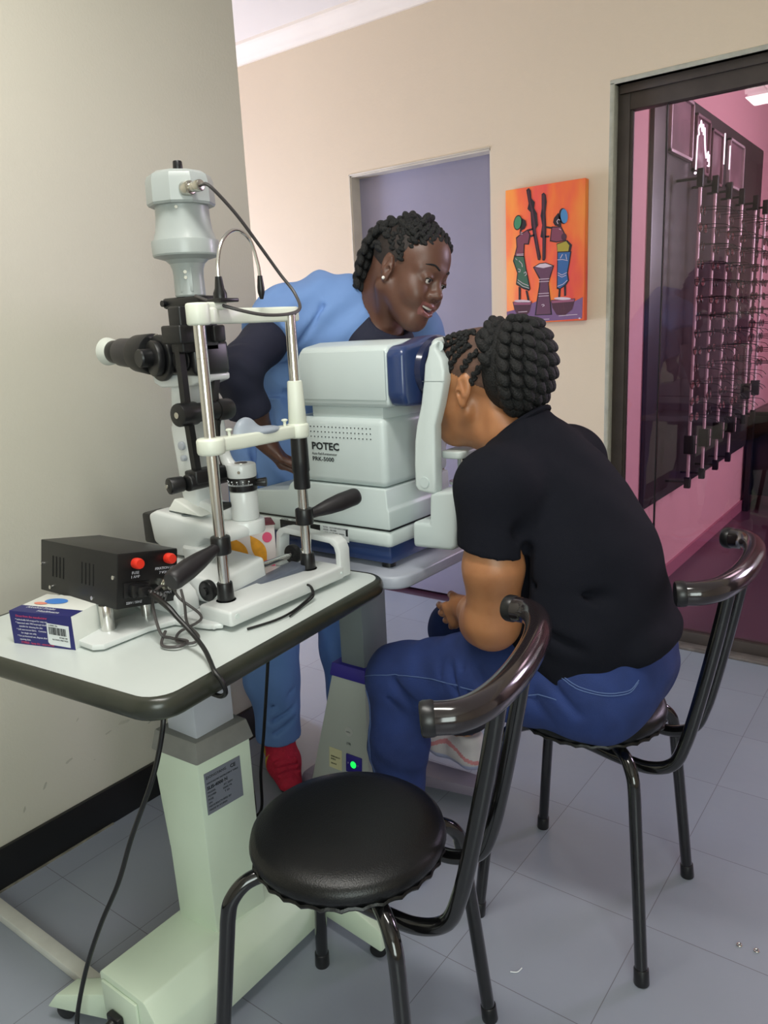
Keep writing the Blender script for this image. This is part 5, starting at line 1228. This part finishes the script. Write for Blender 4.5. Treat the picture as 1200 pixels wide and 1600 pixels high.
# ================================================================== seated woman
def seated():
    t = thing('person', 'person in black t-shirt and dark jeans, seated with face in the autorefractor', 'person', (-.58, 1.445, 0))
    hd = Head((-.832, 1.45, 1.147), (-1, 0, -.05), (-.04, 0, 1), 1.0)
    S = SDF((-.97, 1.33, .94), (-.66, 1.57, 1.30), .0027)
    hd.build(S)
    S.cap((-.790, 1.45, 1.085), (-.700, 1.45, 1.000), .054, .062, k=.03)
    S.cap((-.855, 1.45, 1.055), (-.76, 1.45, 1.03), .030, .045, k=.03)
    S.ell((-.790, 1.388, 1.085), (.012, .01, .03), k=.02, op='s')
    head = S.mesh(1)
    # near arm with hand
    A = SDF((-1.00, 1.16, .56), (-.60, 1.56, .95), .0029)
    A.chain([(-.688, 1.250, .885), (-.686, 1.250, .82), (-.694, 1.260, .715)], [.048, .056, .050], k=.02)
    A.cap((-.700, 1.264, .700), (-.80, 1.37, .668), .050, .036, k=.025, w=(0, 0, 1), ws=1.05)
    A.cap((-.700, 1.266, .700), (-.725, 1.28, .690), .052, .050, k=.02)
    A.cap((-.80, 1.37, .668), (-.835, 1.405, .650), .031, .026, k=.02)
    tips = hand(A, (-.835, 1.405, .655), (-.80, .25, -.42), (-.2, .9, -.1), (-.5, .1, .8), sc=.88, curl=(.25, .3, .2), thumb=(.45, .3, .1))
    arm1 = A.mesh(1)
    A = SDF((-1.00, 1.42, .56), (-.62, 1.74, .95), .0035)
    A.chain([(-.700, 1.638, .93), (-.700, 1.650, .82), (-.712, 1.638, .715)], [.055, .055, .046], k=.02)
    A.cap((-.712, 1.638, .70), (-.82, 1.545, .668), .046, .030, k=.02)
    hand(A, (-.83, 1.535, .665), (-.7, -.6, -.3), (-.2, -.6, -.7), (-.5, .1, .8), sc=.88, curl=(.3, .4, .3))
    arm2 = A.mesh(1)
    # hidden trunk and legs under the clothes
    Bq = SDF((-1.2, 1.16, 0.0), (-.36, 1.80, 1.06), .0075)
    Bq.chain([(-.55, 1.45, .60), (-.58, 1.45, .74), (-.635, 1.45, .88), (-.69, 1.45, .96), (-.715, 1.45, .99)], [.085, .09, .085, .062, .045], k=.02, w=(0, 1, 0), ws=1.3)
    for y in (1.27, 1.63): Bq.cap((-.70, 1.45, .97), (-.692, y, .95), .042, .045, k=.02)
    Bq.chain([(-.52, 1.36, .57), (-.97, 1.335, .50)], [.075, .055], k=.03); Bq.chain([(-.97, 1.335, .48), (-.955, 1.285, .10)], [.05, .034], k=.03)
    Bq.chain([(-.52, 1.54, .57), (-.975, 1.60, .51)], [.075, .055], k=.03); Bq.chain([(-.975, 1.60, .48), (-1.03, 1.70, .15)], [.05, .034], k=.03)
    trunk = Bq.mesh(1)
    def mf(c):
        L = hd.local(c); r = np.zeros(len(c), int)
        sc_ = (L[:, 2] > .028 + (L[:, 0] - .01) * .55) & (L[:, 2] > .062 - (.075 - L[:, 0]) * 1.15) & (L[:, 0] < .078) & (np.abs(L[:, 1]) < .10)
        sc_ &= ~((np.abs(L[:, 1]) > .0735) & (L[:, 2] < .04))
        r[sc_ & (c[:, 2] > 1.06)] = 1
        lip = (L[:, 0] > .083) & (np.abs(L[:, 1]) < .03) & (L[:, 2] < -.052) & (L[:, 2] > -.080)
        r[lip] = 2
        return r
    body = sdf_obj('body', [head, arm1, arm2, trunk], [M_skinP, M_scalp, M_lipP], t, matfn=mf)
    # white painted nails
    b = B()
    for p, d in tips[:3]:
        d_ = V(d); z = V((-.3, -.9, .5)); z = (z - d_ * z.dot(d_)).normalized(); x = d_; y = z.cross(x)
        b.ball(V(p) + d_ * .003 + z * .0035, (.0085, .0050, .0030), mx=Matrix((x, y, z)).transposed().to_4x4(), n=12)
    obj('nails', b, M_nail, body, label='white painted nails')
    # hair: thick twisted braids wound to the back, thin cornrows at the side
    b = B(); c0 = V((-.738, 1.45, 1.185))
    b.ball(c0, (.070, .084, .096), n=40)
    b.ball((-.775, 1.45, 1.232), (.055, .062, .040), n=32)
    for k in range(9):
        ph = math.radians(-80 + 20 * k)          # angle around the head, 0 = straight back
        pts = []
        for j in range(9):
            th = math.radians(78 - j * 18.5)     # top to nape
            rr = 1.0
            x = math.cos(th) * math.cos(ph) * .066 * rr; y = math.cos(th) * math.sin(ph) * .082 * rr; z = math.sin(th) * .094
            pts.append(c0 + V((x + (.012 if j > 5 else 0) * 0, y, z)))
        rope(b, pts, .0165, step=.0115, amp=.30)
    # rim rope over the crown from side to side
    rope(b, [(-.755, 1.372, 1.190), (-.765, 1.380, 1.235), (-.772, 1.42, 1.266), (-.775, 1.45, 1.274), (-.772, 1.48, 1.266), (-.765, 1.515, 1.235), (-.755, 1.528, 1.190)], .0140, step=.012, amp=.4)
    hair = obj('hair', b, M_hair, t, ang=180)
    for sd in (-1, 1):
        b = B()
        rows = [[(.066, .028, .075), (.045, .040, .100), (.010, .045, .116), (-.03, .045, .118)],
                [(.060, .046, .052), (.040, .056, .078), (.010, .060, .098), (-.02, .058, .108)],
                [(.040, .062, .040), (.024, .068, .060), (.006, .068, .082), (-.02, .064, .098)],
                [(.020, .072, .028), (.010, .074, .050), (-.006, .073, .070), (-.03, .068, .088)],
                [(-.014, .076, .030), (-.022, .078, .045), (-.034, .076, .060), (-.05, .07, .07)],
                [(-.034, .074, .002), (-.040, .077, .020), (-.052, .074, .035), (-.065, .068, .045)]]
        for rw in rows:
            P_ = [V(hd(a, sd * b_, c)) for a, b_, c in rw]
            P_ = on_surface(body, P_, .0015)
            P_ = dens(P_, 4); P_ = on_surface(body, P_, .0025)
            b.tube(P_, [.0035 + .0025 * i / (len(P_) - 1) for i in range(len(P_))], n=6)
            rope(b, P_[::3], .0062, step=.0065, amp=.4, n=8)
        obj('cornrows', b, M_hair, hair, ang=180)
    # t-shirt
    Sh = SDF((-.86, 1.10, .52), (-.33, 1.82, 1.14), .0048)
    Wd = (0, 1, 0)
    Sh.chain([(-.545, 1.45, .60), (-.560, 1.45, .70), (-.585, 1.45, .80), (-.628, 1.45, .88), (-.672, 1.45, .95), (-.700, 1.45, .995)], [.124, .132, .128, .118, .100, .078], k=.045, w=Wd, ws=1.42)
    Sh.cap((-.66, 1.45, .62), (-.64, 1.45, .74), .070, .085, k=.06, w=Wd, ws=1.7)
    Sh.cap((-.690, 1.45, 1.01), (-.740, 1.45, 1.075), .074, .066, k=.03)
    for s in (-1, 1):
        Y = lambda y: 1.45 + s * y
        Sh.cap((-.700, Y(.07), .995), (-.695, Y(.172), .966), .064, .072, k=.04)
        Sh.cap((-.695, Y(.176), .964), (-.688, Y(.205), .845), .073, .064, k=.035)
        # folds from the armpit
        Sh.cap((-.622, Y(.215), .905), (-.548, Y(.195), .975), .006, .002, k=.020, op='s')
        Sh.cap((-.628, Y(.212), .895), (-.50, Y(.185), .925), .006, .002, k=.020, op='s')
        Sh.cap((-.626, Y(.19), .86), (-.622, Y(.195), .70), .007, .004, k=.022, op='s')
        Sh.cap((-.650, Y(.185), .700), (-.565, Y(.205), .635), .007, .003, k=.020, op='s')
        Sh.cap((-.62, Y(.19), .725), (-.50, Y(.195), .675), .006, .002, k=.022, op='s')
        Sh.cap((-.625, Y(.195), .655), (-.55, Y(.20), .605), .006, .002, k=.018, op='s')
        Sh.cap((-.60, Y(.18), .79), (-.45, Y(.14), .77), .004, .002, k=.024, op='s')
    # hem flare
    Sh.cap((-.435, 1.36, .66), (-.435, 1.54, .66), .020, .020, k=.04)
    Sh.cap((-.425, 1.45, .66), (-.418, 1.45, .655), .014, .016, k=.04, w=Wd, ws=3)
    Sh.ripple(.0022, lambda X, Y, Z: np.sin(34 * X + 22 * Z + 3 * np.sin(16 * Y + 9 * Z)) * np.sin(23 * Z - 12 * X + 2 * Y))
    Sh.cut((-.53, 1.45, .588), (.45, 0, -1))
    for s in (-1, 1):
        Sh.cut((-.70, 1.45 + s * .2, .856), (-.16, s * .05, -1), (-.82, 1.45 + s * .165 if s > 0 else 1.10, .70), (-.627, 1.82 if s > 0 else 1.45 - .165, .93))
    Sh.cut((-.722, 1.45, 1.066), (-.60, 0, .80), (-.86, 1.33, 1.0), (-.6, 1.57, 1.2))
    shirt = sdf_obj('t_shirt', [Sh.mesh(2)], M_tee, t)
    b = B()
    ring = []
    for i in range(33):
        a = 2 * PI * i / 32; e1 = V((.80, 0, .60)); e2 = V((0, 1, 0)); c = V((-.724, 1.45, 1.064)); ring.append(c + e1 * .064 * math.cos(a) + e2 * .066 * math.sin(a))
    b.tube(ring, .0055, n=8, caps=False); obj('collar', b, M_tee, shirt)
    # jeans
    J = SDF((-1.16, 1.16, .03), (-.34, 1.82, .78), .0055)
    J.ell((-.535, 1.45, .60), (.130, .178, .115), k=0)
    J.cap((-.53, 1.375, .560), (-.53, 1.525, .560), .108, .108, k=.04)
    J.chain([(-.53, 1.375, .555), (-.76, 1.345, .545), (-.975, 1.330, .492)], [.103, .092, .076], k=.03, w=(0, .2, .8), ws=1.0)
    J.chain([(-.980, 1.330, .485), (-.972, 1.305, .33), (-.962, 1.285, .115)], [.074, .066, .050], k=.03)
    J.chain([(-.53, 1.525, .560), (-.76, 1.57, .550), (-.985, 1.603, .512)], [.103, .090, .073], k=.03)
    J.chain([(-.988, 1.605, .50), (-1.00, 1.66, .35), (-1.03, 1.70, .185)], [.070, .062, .048], k=.03)
    # creases behind and above the knee, hip creases
    for (p, q, r, k_) in [((-.925, 1.262, .50), (-.86, 1.262, .455), .005, .016), ((-.94, 1.258, .515), (-.885, 1.268, .43), .005, .016), ((-.955, 1.258, .475), (-.905, 1.262, .405), .004, .014),
                          ((-.80, 1.262, .60), (-.775, 1.253, .53), .004, .012), ((-.77, 1.262, .60), (-.735, 1.25, .52), .004, .012), ((-.735, 1.262, .60), (-.70, 1.25, .53), .004, .012), ((-.70, 1.265, .605), (-.665, 1.252, .54), .004, .012), ((-.83, 1.265, .59), (-.81, 1.256, .535), .004, .012),
                          ((-.60, 1.27, .62), (-.52, 1.262, .55), .006, .018), ((-.63, 1.26, .58), (-.57, 1.262, .50), .005, .018)]:
        J.cap(p, q, r, r * .4, k=k_, op='s')
    J.ripple(.0018, lambda X, Y, Z: np.sin(70 * X + 40 * Z + 4 * np.sin(20 * Z)) * np.sin(30 * Y + 25 * Z))
    J.cut((-.962, 1.285, .105), (0, -.05, -1), (-1.10, 1.16, .03), (-.86, 1.45, .16))
    J.cut((-1.02, 1.70, .175), (-.15, .2, -1), (-1.16, 1.55, .06), (-.90, 1.82, .24))
    J.cut((0, 0, .735), (0, 0, 1))
    jeans = sdf_obj('jeans', [J.mesh(1)], M_jean, t)
    b = B()
    def seam(pts, r=.0011, double=0):
        P_ = on_surface(jeans, dens(pts, 10), .0006); b.tube(P_, r, n=5)
    seam([(-.56, 1.255, .575), (-.70, 1.25, .555), (-.85, 1.25, .548), (-.96, 1.25, .530), (-1.04, 1.27, .50)])
    seam([(-1.03, 1.27, .47), (-1.02, 1.26, .38), (-1.00, 1.24, .26), (-.98, 1.23, .13)])
    seam([(-1.025, 1.268, .47), (-1.014, 1.255, .38), (-.994, 1.236, .26), (-.974, 1.228, .13)])
    # back pocket
    seam([(-.555, 1.27, .62), (-.52, 1.272, .605), (-.48, 1.285, .598), (-.44, 1.31, .600), (-.425, 1.33, .615)])
    seam([(-.555, 1.268, .616), (-.52, 1.270, .601), (-.48, 1.283, .594), (-.44, 1.308, .596), (-.425, 1.328, .611)])
    seam([(-.45, 1.31, .665), (-.43, 1.35, .655), (-.412, 1.42, .652), (-.41, 1.46, .652)])
    obj('stitching', b, M_stitch, jeans)
    b = B(); ring = [V((-1.028 + .053 * math.cos(a), 1.70 + .053 * math.sin(a), .183 + .010 * math.cos(a))) for a in [2 * PI * i / 24 for i in range(25)]]
    b.tube(ring, .011, n=8, caps=False); obj('rolled_cuff', b, mat('cuff_black', C8(26, 28, 38), .8), jeans)
    # shoes
    def shoe(name, heel, toe, up, mats, w=.036):
        heel = np.array(heel, float); toe = np.array(toe, float); d = (toe - heel); L = np.linalg.norm(d); d /= L
        up = np.array(up, float); up -= d * (up @ d); up /= np.linalg.norm(up); sd = np.cross(up, d)
        Q = SDF(np.minimum(heel, toe) - .09, np.maximum(heel, toe) + .14, .0035)
        P_ = lambda a, b_, c: heel + d * a + sd * b_ + up * c
        Q.cap(P_(.01, 0, .035), P_(L * .55, 0, .034), .038, .034, k=.02); Q.cap(P_(L * .5, .004, .032), P_(L * .86, .006, .026), .038, .026, k=.02, w=sd, ws=1.2)
        Q.cap(P_(.012, 0, .04), P_(.004, 0, .082), .034, .033, k=.02); Q.cap(P_(.05, 0, .06), P_(.02, 0, .09), .036, .034, k=.02)
        Q.cut(P_(0, 0, .004), -up)
        Q.cut(P_(0, 0, .105), up)
        def f_(c):
            z = (c - heel) @ up; a = (c - heel) @ d; r = np.zeros(len(c), int); r[z < .024] = 1
            r[(z > .040 + .02 * np.sin(a * 26)) & (z < .052 + .02 * np.sin(a * 26))] = 2 if len(mats) > 2 else 0
            return r
        o = sdf_obj(name, [Q.mesh(1)], mats, t, matfn=f_); return o, P_
    M_sh = mat('off_white_sneaker', C8(196, 190, 192), .6, var=.05, vscale=30); M_so = mat('pale_sole', C8(170, 176, 206), .5); M_st = mat('dusty_pink_stripe', C8(196, 130, 134), .6)
    shoe('sneaker', (-.925, 1.277, .002), (-1.16, 1.305, .002), (0, 0, 1), [M_sh, M_so, M_st])
    shoe('sneaker', (-.995, 1.685, .062), (-1.225, 1.745, .058), (0, 0, 1), [M_sh, M_so, M_st])
seated()

# ================================================================== standing woman
def nurse():
    t = thing('person', 'smiling person in light blue tunic over navy sleeves, leaning over the autorefractor', 'person', (-1.52, 1.58, 0))
    hd = Head((-1.100, 1.612, 1.398), (.944, -.091, -.317), (.329, .220, .918), .98)
    S = SDF((-1.36, 1.46, 1.20), (-.95, 1.76, 1.56), .0025)
    hd.build(S, smile=True)
    S.cap(hd(-.030, 0, -.045), (-1.215, 1.635, 1.300), .050, .052, k=.03)
    S.cap(hd(-.060, 0, -.01), (-1.245, 1.635, 1.330), .045, .050, k=.03)
    S.cap((-1.230, 1.635, 1.300), (-1.215, 1.625, 1.255), .056, .058, k=.03, w=(.476, .87, -.14), ws=1.2)
    S.cap(hd(-.028, -.056, -.055), (-1.165, 1.60, 1.285), .012, .012, k=.02)
    head = S.mesh(1)
    A = SDF((-1.50, 1.15, .86), (-1.20, 1.52, 1.26), .0027)
    A.chain([(-1.337, 1.245, 1.19), (-1.352, 1.290, 1.10), (-1.372, 1.345, 1.025)], [.042, .038, .028], k=.02)
    tips = hand(A, (-1.373, 1.350, 1.018), (.28, .50, -.80), (.75, .45, .30), (.3, -.7, .3), sc=.90, curl=(.55, .85, .7), thumb=(.55, .45, .2))
    arm1 = A.mesh(1)
    A = SDF((-1.28, 1.55, .84), (-1.02, 1.92, 1.24), .0035)
    A.chain([(-1.16, 1.80, 1.15), (-1.15, 1.80, 1.05), (-1.13, 1.74, .93)], [.040, .036, .027], k=.02)
    hand(A, (-1.13, 1.735, .92), (.1, -.6, -.8), (0, -.6, .5), (1, 0, 0), sc=.9)
    arm2 = A.mesh(1)
    Bq = SDF((-1.70, 1.15, 0), (-1.02, 1.90, 1.36), .0085)
    W_ = (.476, .87, -.14)
    Bq.chain([(-1.50, 1.58, .92), (-1.46, 1.585, 1.08), (-1.38, 1.595, 1.22), (-1.29, 1.615, 1.30)], [.085, .085, .09, .07], k=.04, w=W_, ws=1.35)
    Bq.chain([(-1.31, 1.60, 1.29), (-1.375, 1.46, 1.30), (-1.338, 1.25, 1.20)], [.06, .045, .036], k=.03)
    Bq.chain([(-1.28, 1.62, 1.28), (-1.21, 1.76, 1.27), (-1.16, 1.80, 1.15)], [.06, .045, .036], k=.03)
    for (x, y) in ((-1.535, 1.465), (-1.475, 1.73)): Bq.chain([(-1.50, y * .6 + 1.58 * .4, .86), (x, y, .45), (x, y, .09)], [.075, .05, .034], k=.03)
    trunk = Bq.mesh(1)
    def mf(c):
        L = hd.local(c); r = np.zeros(len(c), int)
        lip = (L[:, 0] > .0835) & (np.abs(L[:, 1]) < .031) & (L[:, 2] < -.0515) & (L[:, 2] > -.0835)
        r[lip] = 1
        return r
    body = sdf_obj('body', [head, arm1, arm2, trunk], [M_skinN, M_lipN], t, matfn=mf)
    for sd in (-1, 1):
        b = B(); c = hd(.0765, sd * .030, -.0005); b.ball(c, .0128, n=24); e = obj('eye', b, M_eyew, t)
        g = hd.R @ np.array([.93, -.06, -.24]); g /= np.linalg.norm(g)
        b = B(); b.ball(c + g * .0080, .0062, n=16); obj('iris', b, M_iris, e)
        b = B(); P_ = [V(hd(.083, sd * .013, .026)), V(hd(.081, sd * .028, .033)), V(hd(.070, sd * .046, .028))]
        P_ = on_surface(body, dens(P_, 5), .0006); b.tube(P_, [.0022] * (len(P_) - 3) + [.0016, .0010, .0006], n=6); obj('eyebrow', b, M_hair, t)
        b = B(); P_ = [V(hd(.0880, sd * .019, -.0010)), V(hd(.0925, sd * .031, .0012)), V(hd(.0850, sd * .0435, -.0015))]; b.tube(dens(P_, 5), .0011, n=5); obj('eyelashes', b, M_hair, e)
    b = B(); P_ = [V(hd(*p)) for p in ((.076, -.026, -.0570), (.0865, -.014, -.0615), (.0900, 0, -.0630), (.0865, .014, -.0615), (.076, .026, -.0570))]
    b.tube(dens(P_, 5), .0040, n=8); obj('teeth', b, M_teeth, t)
    b = B(); P_ = [V(hd(*p)) for p in ((.078, -.022, -.0635), (.0855, -.012, -.0685), (.087, 0, -.070), (.0855, .012, -.0685), (.078, .022, -.0635))]
    b.tube(dens(P_, 5), .0042, n=8); obj('mouth_interior', b, mat('dark_mouth', C8(40, 16, 18), .5), t)
    b = B(); b.ball(hd(-.006, -.083, -.034), .0042, n=16); obj('earring', b, M_pearl, t, label='pearl stud earring')
    # hair
    HS = SDF((-1.26, 1.47, 1.32), (-.97, 1.76, 1.56), .0032)
    HS.ell(hd(-.020, 0, .040), (.0965, .0755, .0835), R=hd.R, k=0)
    HS.cap(hd(.075, -.05, -.006), hd(.075, .05, -.006), .071, k=.004, op='s')
    nrm = hd.R @ np.array([0, 0, -1.0]); HS.cut(hd(0, 0, -.012), nrm)
    hair = sdf_obj('hair', [HS.mesh(1)], M_scalpN, t)
    b = B()
    for j, bb in enumerate((-.066, -.052, -.036, -.018, 0, .018, .036, .052, .066)):
        q = math.sqrt(max(0, 1 - (bb / .078) ** 2))
        pts = [(.070 * q + .004, bb, .052 + .020 * q), (.050 * q, bb * 1.0, .060 + .046 * q), (.010, bb * .9, .064 + .058 * q), (-.030, bb * .75, .066 + .056 * q), (-.065, bb * .55, .060 + .050 * q)]
        rope(b, [hd(*p) for p in pts], .0088, step=.0085, amp=.40, n=10)
    for sd in (-1, 1):
        for (a, c, bb) in ((.052, .062, .052), (.036, .050, .062), (.016, .038, .071), (-.008, .034, .0745), (.024, .016, .071)):
            rope(b, [hd(a, sd * bb, c), hd(a - .018, sd * (bb + .002), c + .022), hd(a * .3 - .02, sd * .056, .100), hd(-.04, sd * .03, .118)], .0068, step=.0068, amp=.40, n=9)
    # crown coil and braids dropping behind the head
    for k, bb in enumerate((-.05, -.03, -.01, .012, .034)):
        pts = [(-.030, bb * .8, .118 - abs(bb) * .3), (-.070, bb * 1.1, .105 - abs(bb) * .2), (-.108, bb * 1.15, .060), (-.122, bb * 1.1, .005), (-.122, bb * .9, -.045), (-.118, bb * .7, -.085)]
        rope(b, [hd(*p) for p in pts], .0130, step=.0120, amp=.42, n=12)
    rope(b, [hd(*p) for p in ((.020, -.045, .112), (.005, -.02, .128), (-.005, .01, .130), (-.01, .04, .116))], .0125, step=.012, amp=.35, n=12)
    rope(b, [hd(*p) for p in ((-.015, -.060, .088), (-.035, -.035, .122), (-.040, 0, .130), (-.045, .04, .115))], .0125, step=.012, amp=.35, n=12)
    rope(b, [hd(*p) for p in ((-.035, -.074, .055), (-.065, -.066, .075), (-.095, -.045, .070))], .0100, step=.010, amp=.35, n=12)
    rope(b, [hd(*p) for p in ((-.048, -.072, .020), (-.075, -.062, .040), (-.105, -.040, .030))], .0100, step=.010, amp=.35, n=12)
    obj('braids', b, M_hair, hair, ang=180)
    # navy undershirt: neckline and sleeves
    U = SDF((-1.50, 1.14, 1.02), (-1.04, 1.90, 1.42), .0042)
    U.chain([(-1.44, 1.585, 1.10), (-1.375, 1.595, 1.22), (-1.295, 1.615, 1.290), (-1.255, 1.630, 1.315)], [.085, .092, .074, .062], k=.03, w=W_, ws=1.30)
    U.cap((-1.285, 1.605, 1.16), (-1.24, 1.62, 1.235), .080, .080, k=.04, w=W_, ws=1.3)
    U.chain([(-1.31, 1.60, 1.29), (-1.378, 1.465, 1.298)], [.045, .046], k=.015)
    U.chain([(-1.378, 1.460, 1.298), (-1.364, 1.36, 1.250), (-1.342, 1.248, 1.195)], [.048, .054, .050], k=.012)
    U.chain([(-1.340, 1.245, 1.190), (-1.352, 1.285, 1.10), (-1.36, 1.305, 1.06)], [.050, .046, .044], k=.03)
    U.chain([(-1.28, 1.62, 1.28), (-1.21, 1.76, 1.27), (-1.16, 1.80, 1.15)], [.06, .052, .046], k=.03)
    U.ripple(.0028, lambda X, Y, Z: np.sin(120 * (Z * .8 + Y * .5) + 3 * np.sin(40 * X)) * np.clip((1.30 - Y) * 14, 0, 1) * np.clip((Z - 1.12) * 20, 0, 1))
    U.cut((-1.357, 1.30, 1.098), (-.1, .35, -1), (-1.50, 1.14, 1.02), (-1.25, 1.42, 1.15))
    U.cut((-1.16, 1.80, 1.12), (0, 0, -1), (-1.24, 1.70, 1.02), (-1.04, 1.90, 1.2))
    U.cap((-1.232, 1.632, 1.285), (-1.205, 1.625, 1.235), .066, .070, k=.02, w=W_, ws=1.3)
    U.cap((-1.175, 1.625, 1.300), hd(-.02, 0, -.03), .058, .070, k=.004, op='s')
    U.cap((-1.225, 1.635, 1.335), hd(-.03, 0, -.03), .062, .066, k=.004, op='s')
    sdf_obj('undershirt', [U.mesh(1)], M_navy, t)
    # tunic
    Q = SDF((-1.74, 1.30, .66), (-1.04, 1.92, 1.46), .0048)
    Q.chain([(-1.52, 1.580, .74), (-1.505, 1.580, .90), (-1.475, 1.583, 1.04), (-1.42, 1.590, 1.17), (-1.355, 1.600, 1.265), (-1.315, 1.605, 1.315)], [.130, .122, .112, .116, .112, .092], k=.05, w=W_, ws=1.32)
    Q.cap((-1.535, 1.53, .74), (-1.515, 1.53, .92), .120, .115, k=.05)
    Q.cap((-1.30, 1.605, 1.14), (-1.26, 1.615, 1.25), .085, .080, k=.05, w=W_, ws=1.35)
    Q.chain([(-1.30, 1.60, 1.33), (-1.395, 1.475, 1.312)], [.066, .062], k=.05)
    Q.cap((-1.385, 1.565, 1.365), (-1.375, 1.585, 1.385), .034, .032, k=.05)
    Q.chain([(-1.398, 1.480, 1.308), (-1.374, 1.392, 1.268)], [.076, .072], k=.04)
    Q.chain([(-1.27, 1.63, 1.30), (-1.205, 1.765, 1.265), (-1.18, 1.80, 1.21)], [.07, .066, .062], k=.05)
    for (p, q, r, k_) in [((-1.30, 1.40, 1.225), (-1.36, 1.46, 1.17), .009, .022), ((-1.255, 1.48, 1.285), (-1.33, 1.425, 1.195), .009, .018), ((-1.285, 1.50, 1.33), (-1.315, 1.44, 1.25), .005, .018),
                          ((-1.20, 1.53, 1.30), (-1.24, 1.50, 1.20), .005, .018), ((-1.45, 1.45, 1.10), (-1.43, 1.46, .86), .006, .022), ((-1.50, 1.43, 1.02), (-1.485, 1.42, .80), .006, .022), ((-1.40, 1.465, 1.12), (-1.36, 1.48, .90), .006, .022)]:
        Q.cap(p, q, r, r * .3, k=k_, op='s')
    Q.ripple(.0036, lambda X, Y, Z: np.sin(52 * X + 60 * Y + 7 * np.sin(11 * Z + 5 * Y)) * (.5 + .5 * np.sin(21 * Z + 16 * X)))
    Q.cut((-1.365, 1.385, 1.262), (.12, -.86, -.50), (-1.50, 1.30, 1.12), (-1.27, 1.47, 1.40))
    Q.cut((-1.175, 1.81, 1.20), (.2, .3, -.9), (-1.30, 1.73, 1.08), (-1.04, 1.92, 1.25))
    Q.cut((0, 0, .70), (0, 0, -1))
    # V neck opening
    Q.cap((-1.225, 1.640, 1.375), (-1.140, 1.600, 1.205), .058, .022, k=.006, op='s')
    Q.cap((-1.215, 1.64, 1.335), (-1.14, 1.61, 1.335), .060, .064, k=.006, op='s')
    tun = sdf_obj('tunic', [Q.mesh(2)], M_tunic, t)
    # trousers
    J = SDF((-1.72, 1.34, .04), (-1.34, 1.90, .82), .0055)
    J.chain([(-1.51, 1.535, .76), (-1.535, 1.475, .48), (-1.540, 1.465, .30), (-1.535, 1.468, .12)], [.11, .084, .076, .066], k=.03)
    J.chain([(-1.49, 1.64, .76), (-1.480, 1.715, .48), (-1.475, 1.72, .30), (-1.475, 1.72, .12)], [.11, .082, .072, .064], k=.03)
    J.ripple(.0045, lambda X, Y, Z: np.sin(34 * Z + 12 * np.sin(9 * X) + 16 * Y) * np.sin(20 * X + 5) * np.clip((.5 - Z) * 4, .2, 1))
    for z in (.19, .24, .15): J.cap((-1.50, 1.42, z), (-1.46, 1.47, z + .035), .005, .002, k=.018, op='s')
    J.cut((0, 0, .105), (0, 0, -1)); sdf_obj('trousers', [J.mesh(1)], M_scrub, t)
    # crimson canvas shoes with mustard sides
    M_cr = mat('crimson_canvas', C8(186, 26, 58), .75, bump=.5, bscale=180, var=.1, vscale=60); M_mu = mat('mustard_canvas', C8(190, 160, 50), .7); M_dk = mat('dark_sole', C8(38, 40, 40), .6)
    for (heel, toe) in (((-1.585, 1.505, .002), (-1.405, 1.375, .002)), ((-1.52, 1.755, .002), (-1.32, 1.65, .002))):
        heel = np.array(heel); toe = np.array(toe); d = toe - heel; L = np.linalg.norm(d); d /= L; up = np.array([0, 0, 1.]); sd = np.cross(up, d)
        K = SDF(np.minimum(heel, toe) - .09, np.maximum(heel, toe) + .14, .0035); P_ = lambda a, b_, c: heel + d * a + sd * b_ + up * c
        K.cap(P_(.02, 0, .038), P_(L * .5, 0, .038), .042, .040, k=.02); K.cap(P_(L * .45, 0, .034), P_(L * .9, 0, .026), .042, .028, k=.02, w=sd, ws=1.2)
        K.cap(P_(.03, 0, .06), P_(.045, 0, .115), .046, .046, k=.02); K.cap(P_(.09, 0, .06), P_(.075, 0, .10), .04, .038, k=.03)
        for q in range(5): K.cap(P_(.10 + q * .022, -.03, .080 - q * .007), P_(.10 + q * .022, .03, .080 - q * .007), .006, .006, k=.008)
        K.cut(P_(0, 0, .003), -up)
        def f_(c, heel=heel, d=d, sd=sd, up=up):
            z = (c - heel) @ up; a = (c - heel) @ d; s_ = (c - heel) @ sd; r = np.zeros(len(c), int)
            r[(s_ < -.018) & (a < .105) & (a > .0) & (z < .075 + .02 * np.sin(a * 60))] = 1; r[z < .020] = 2; return r
        sdf_obj('shoe', [K.mesh(1)], [M_cr, M_mu, M_dk], t, matfn=f_)
nurse()
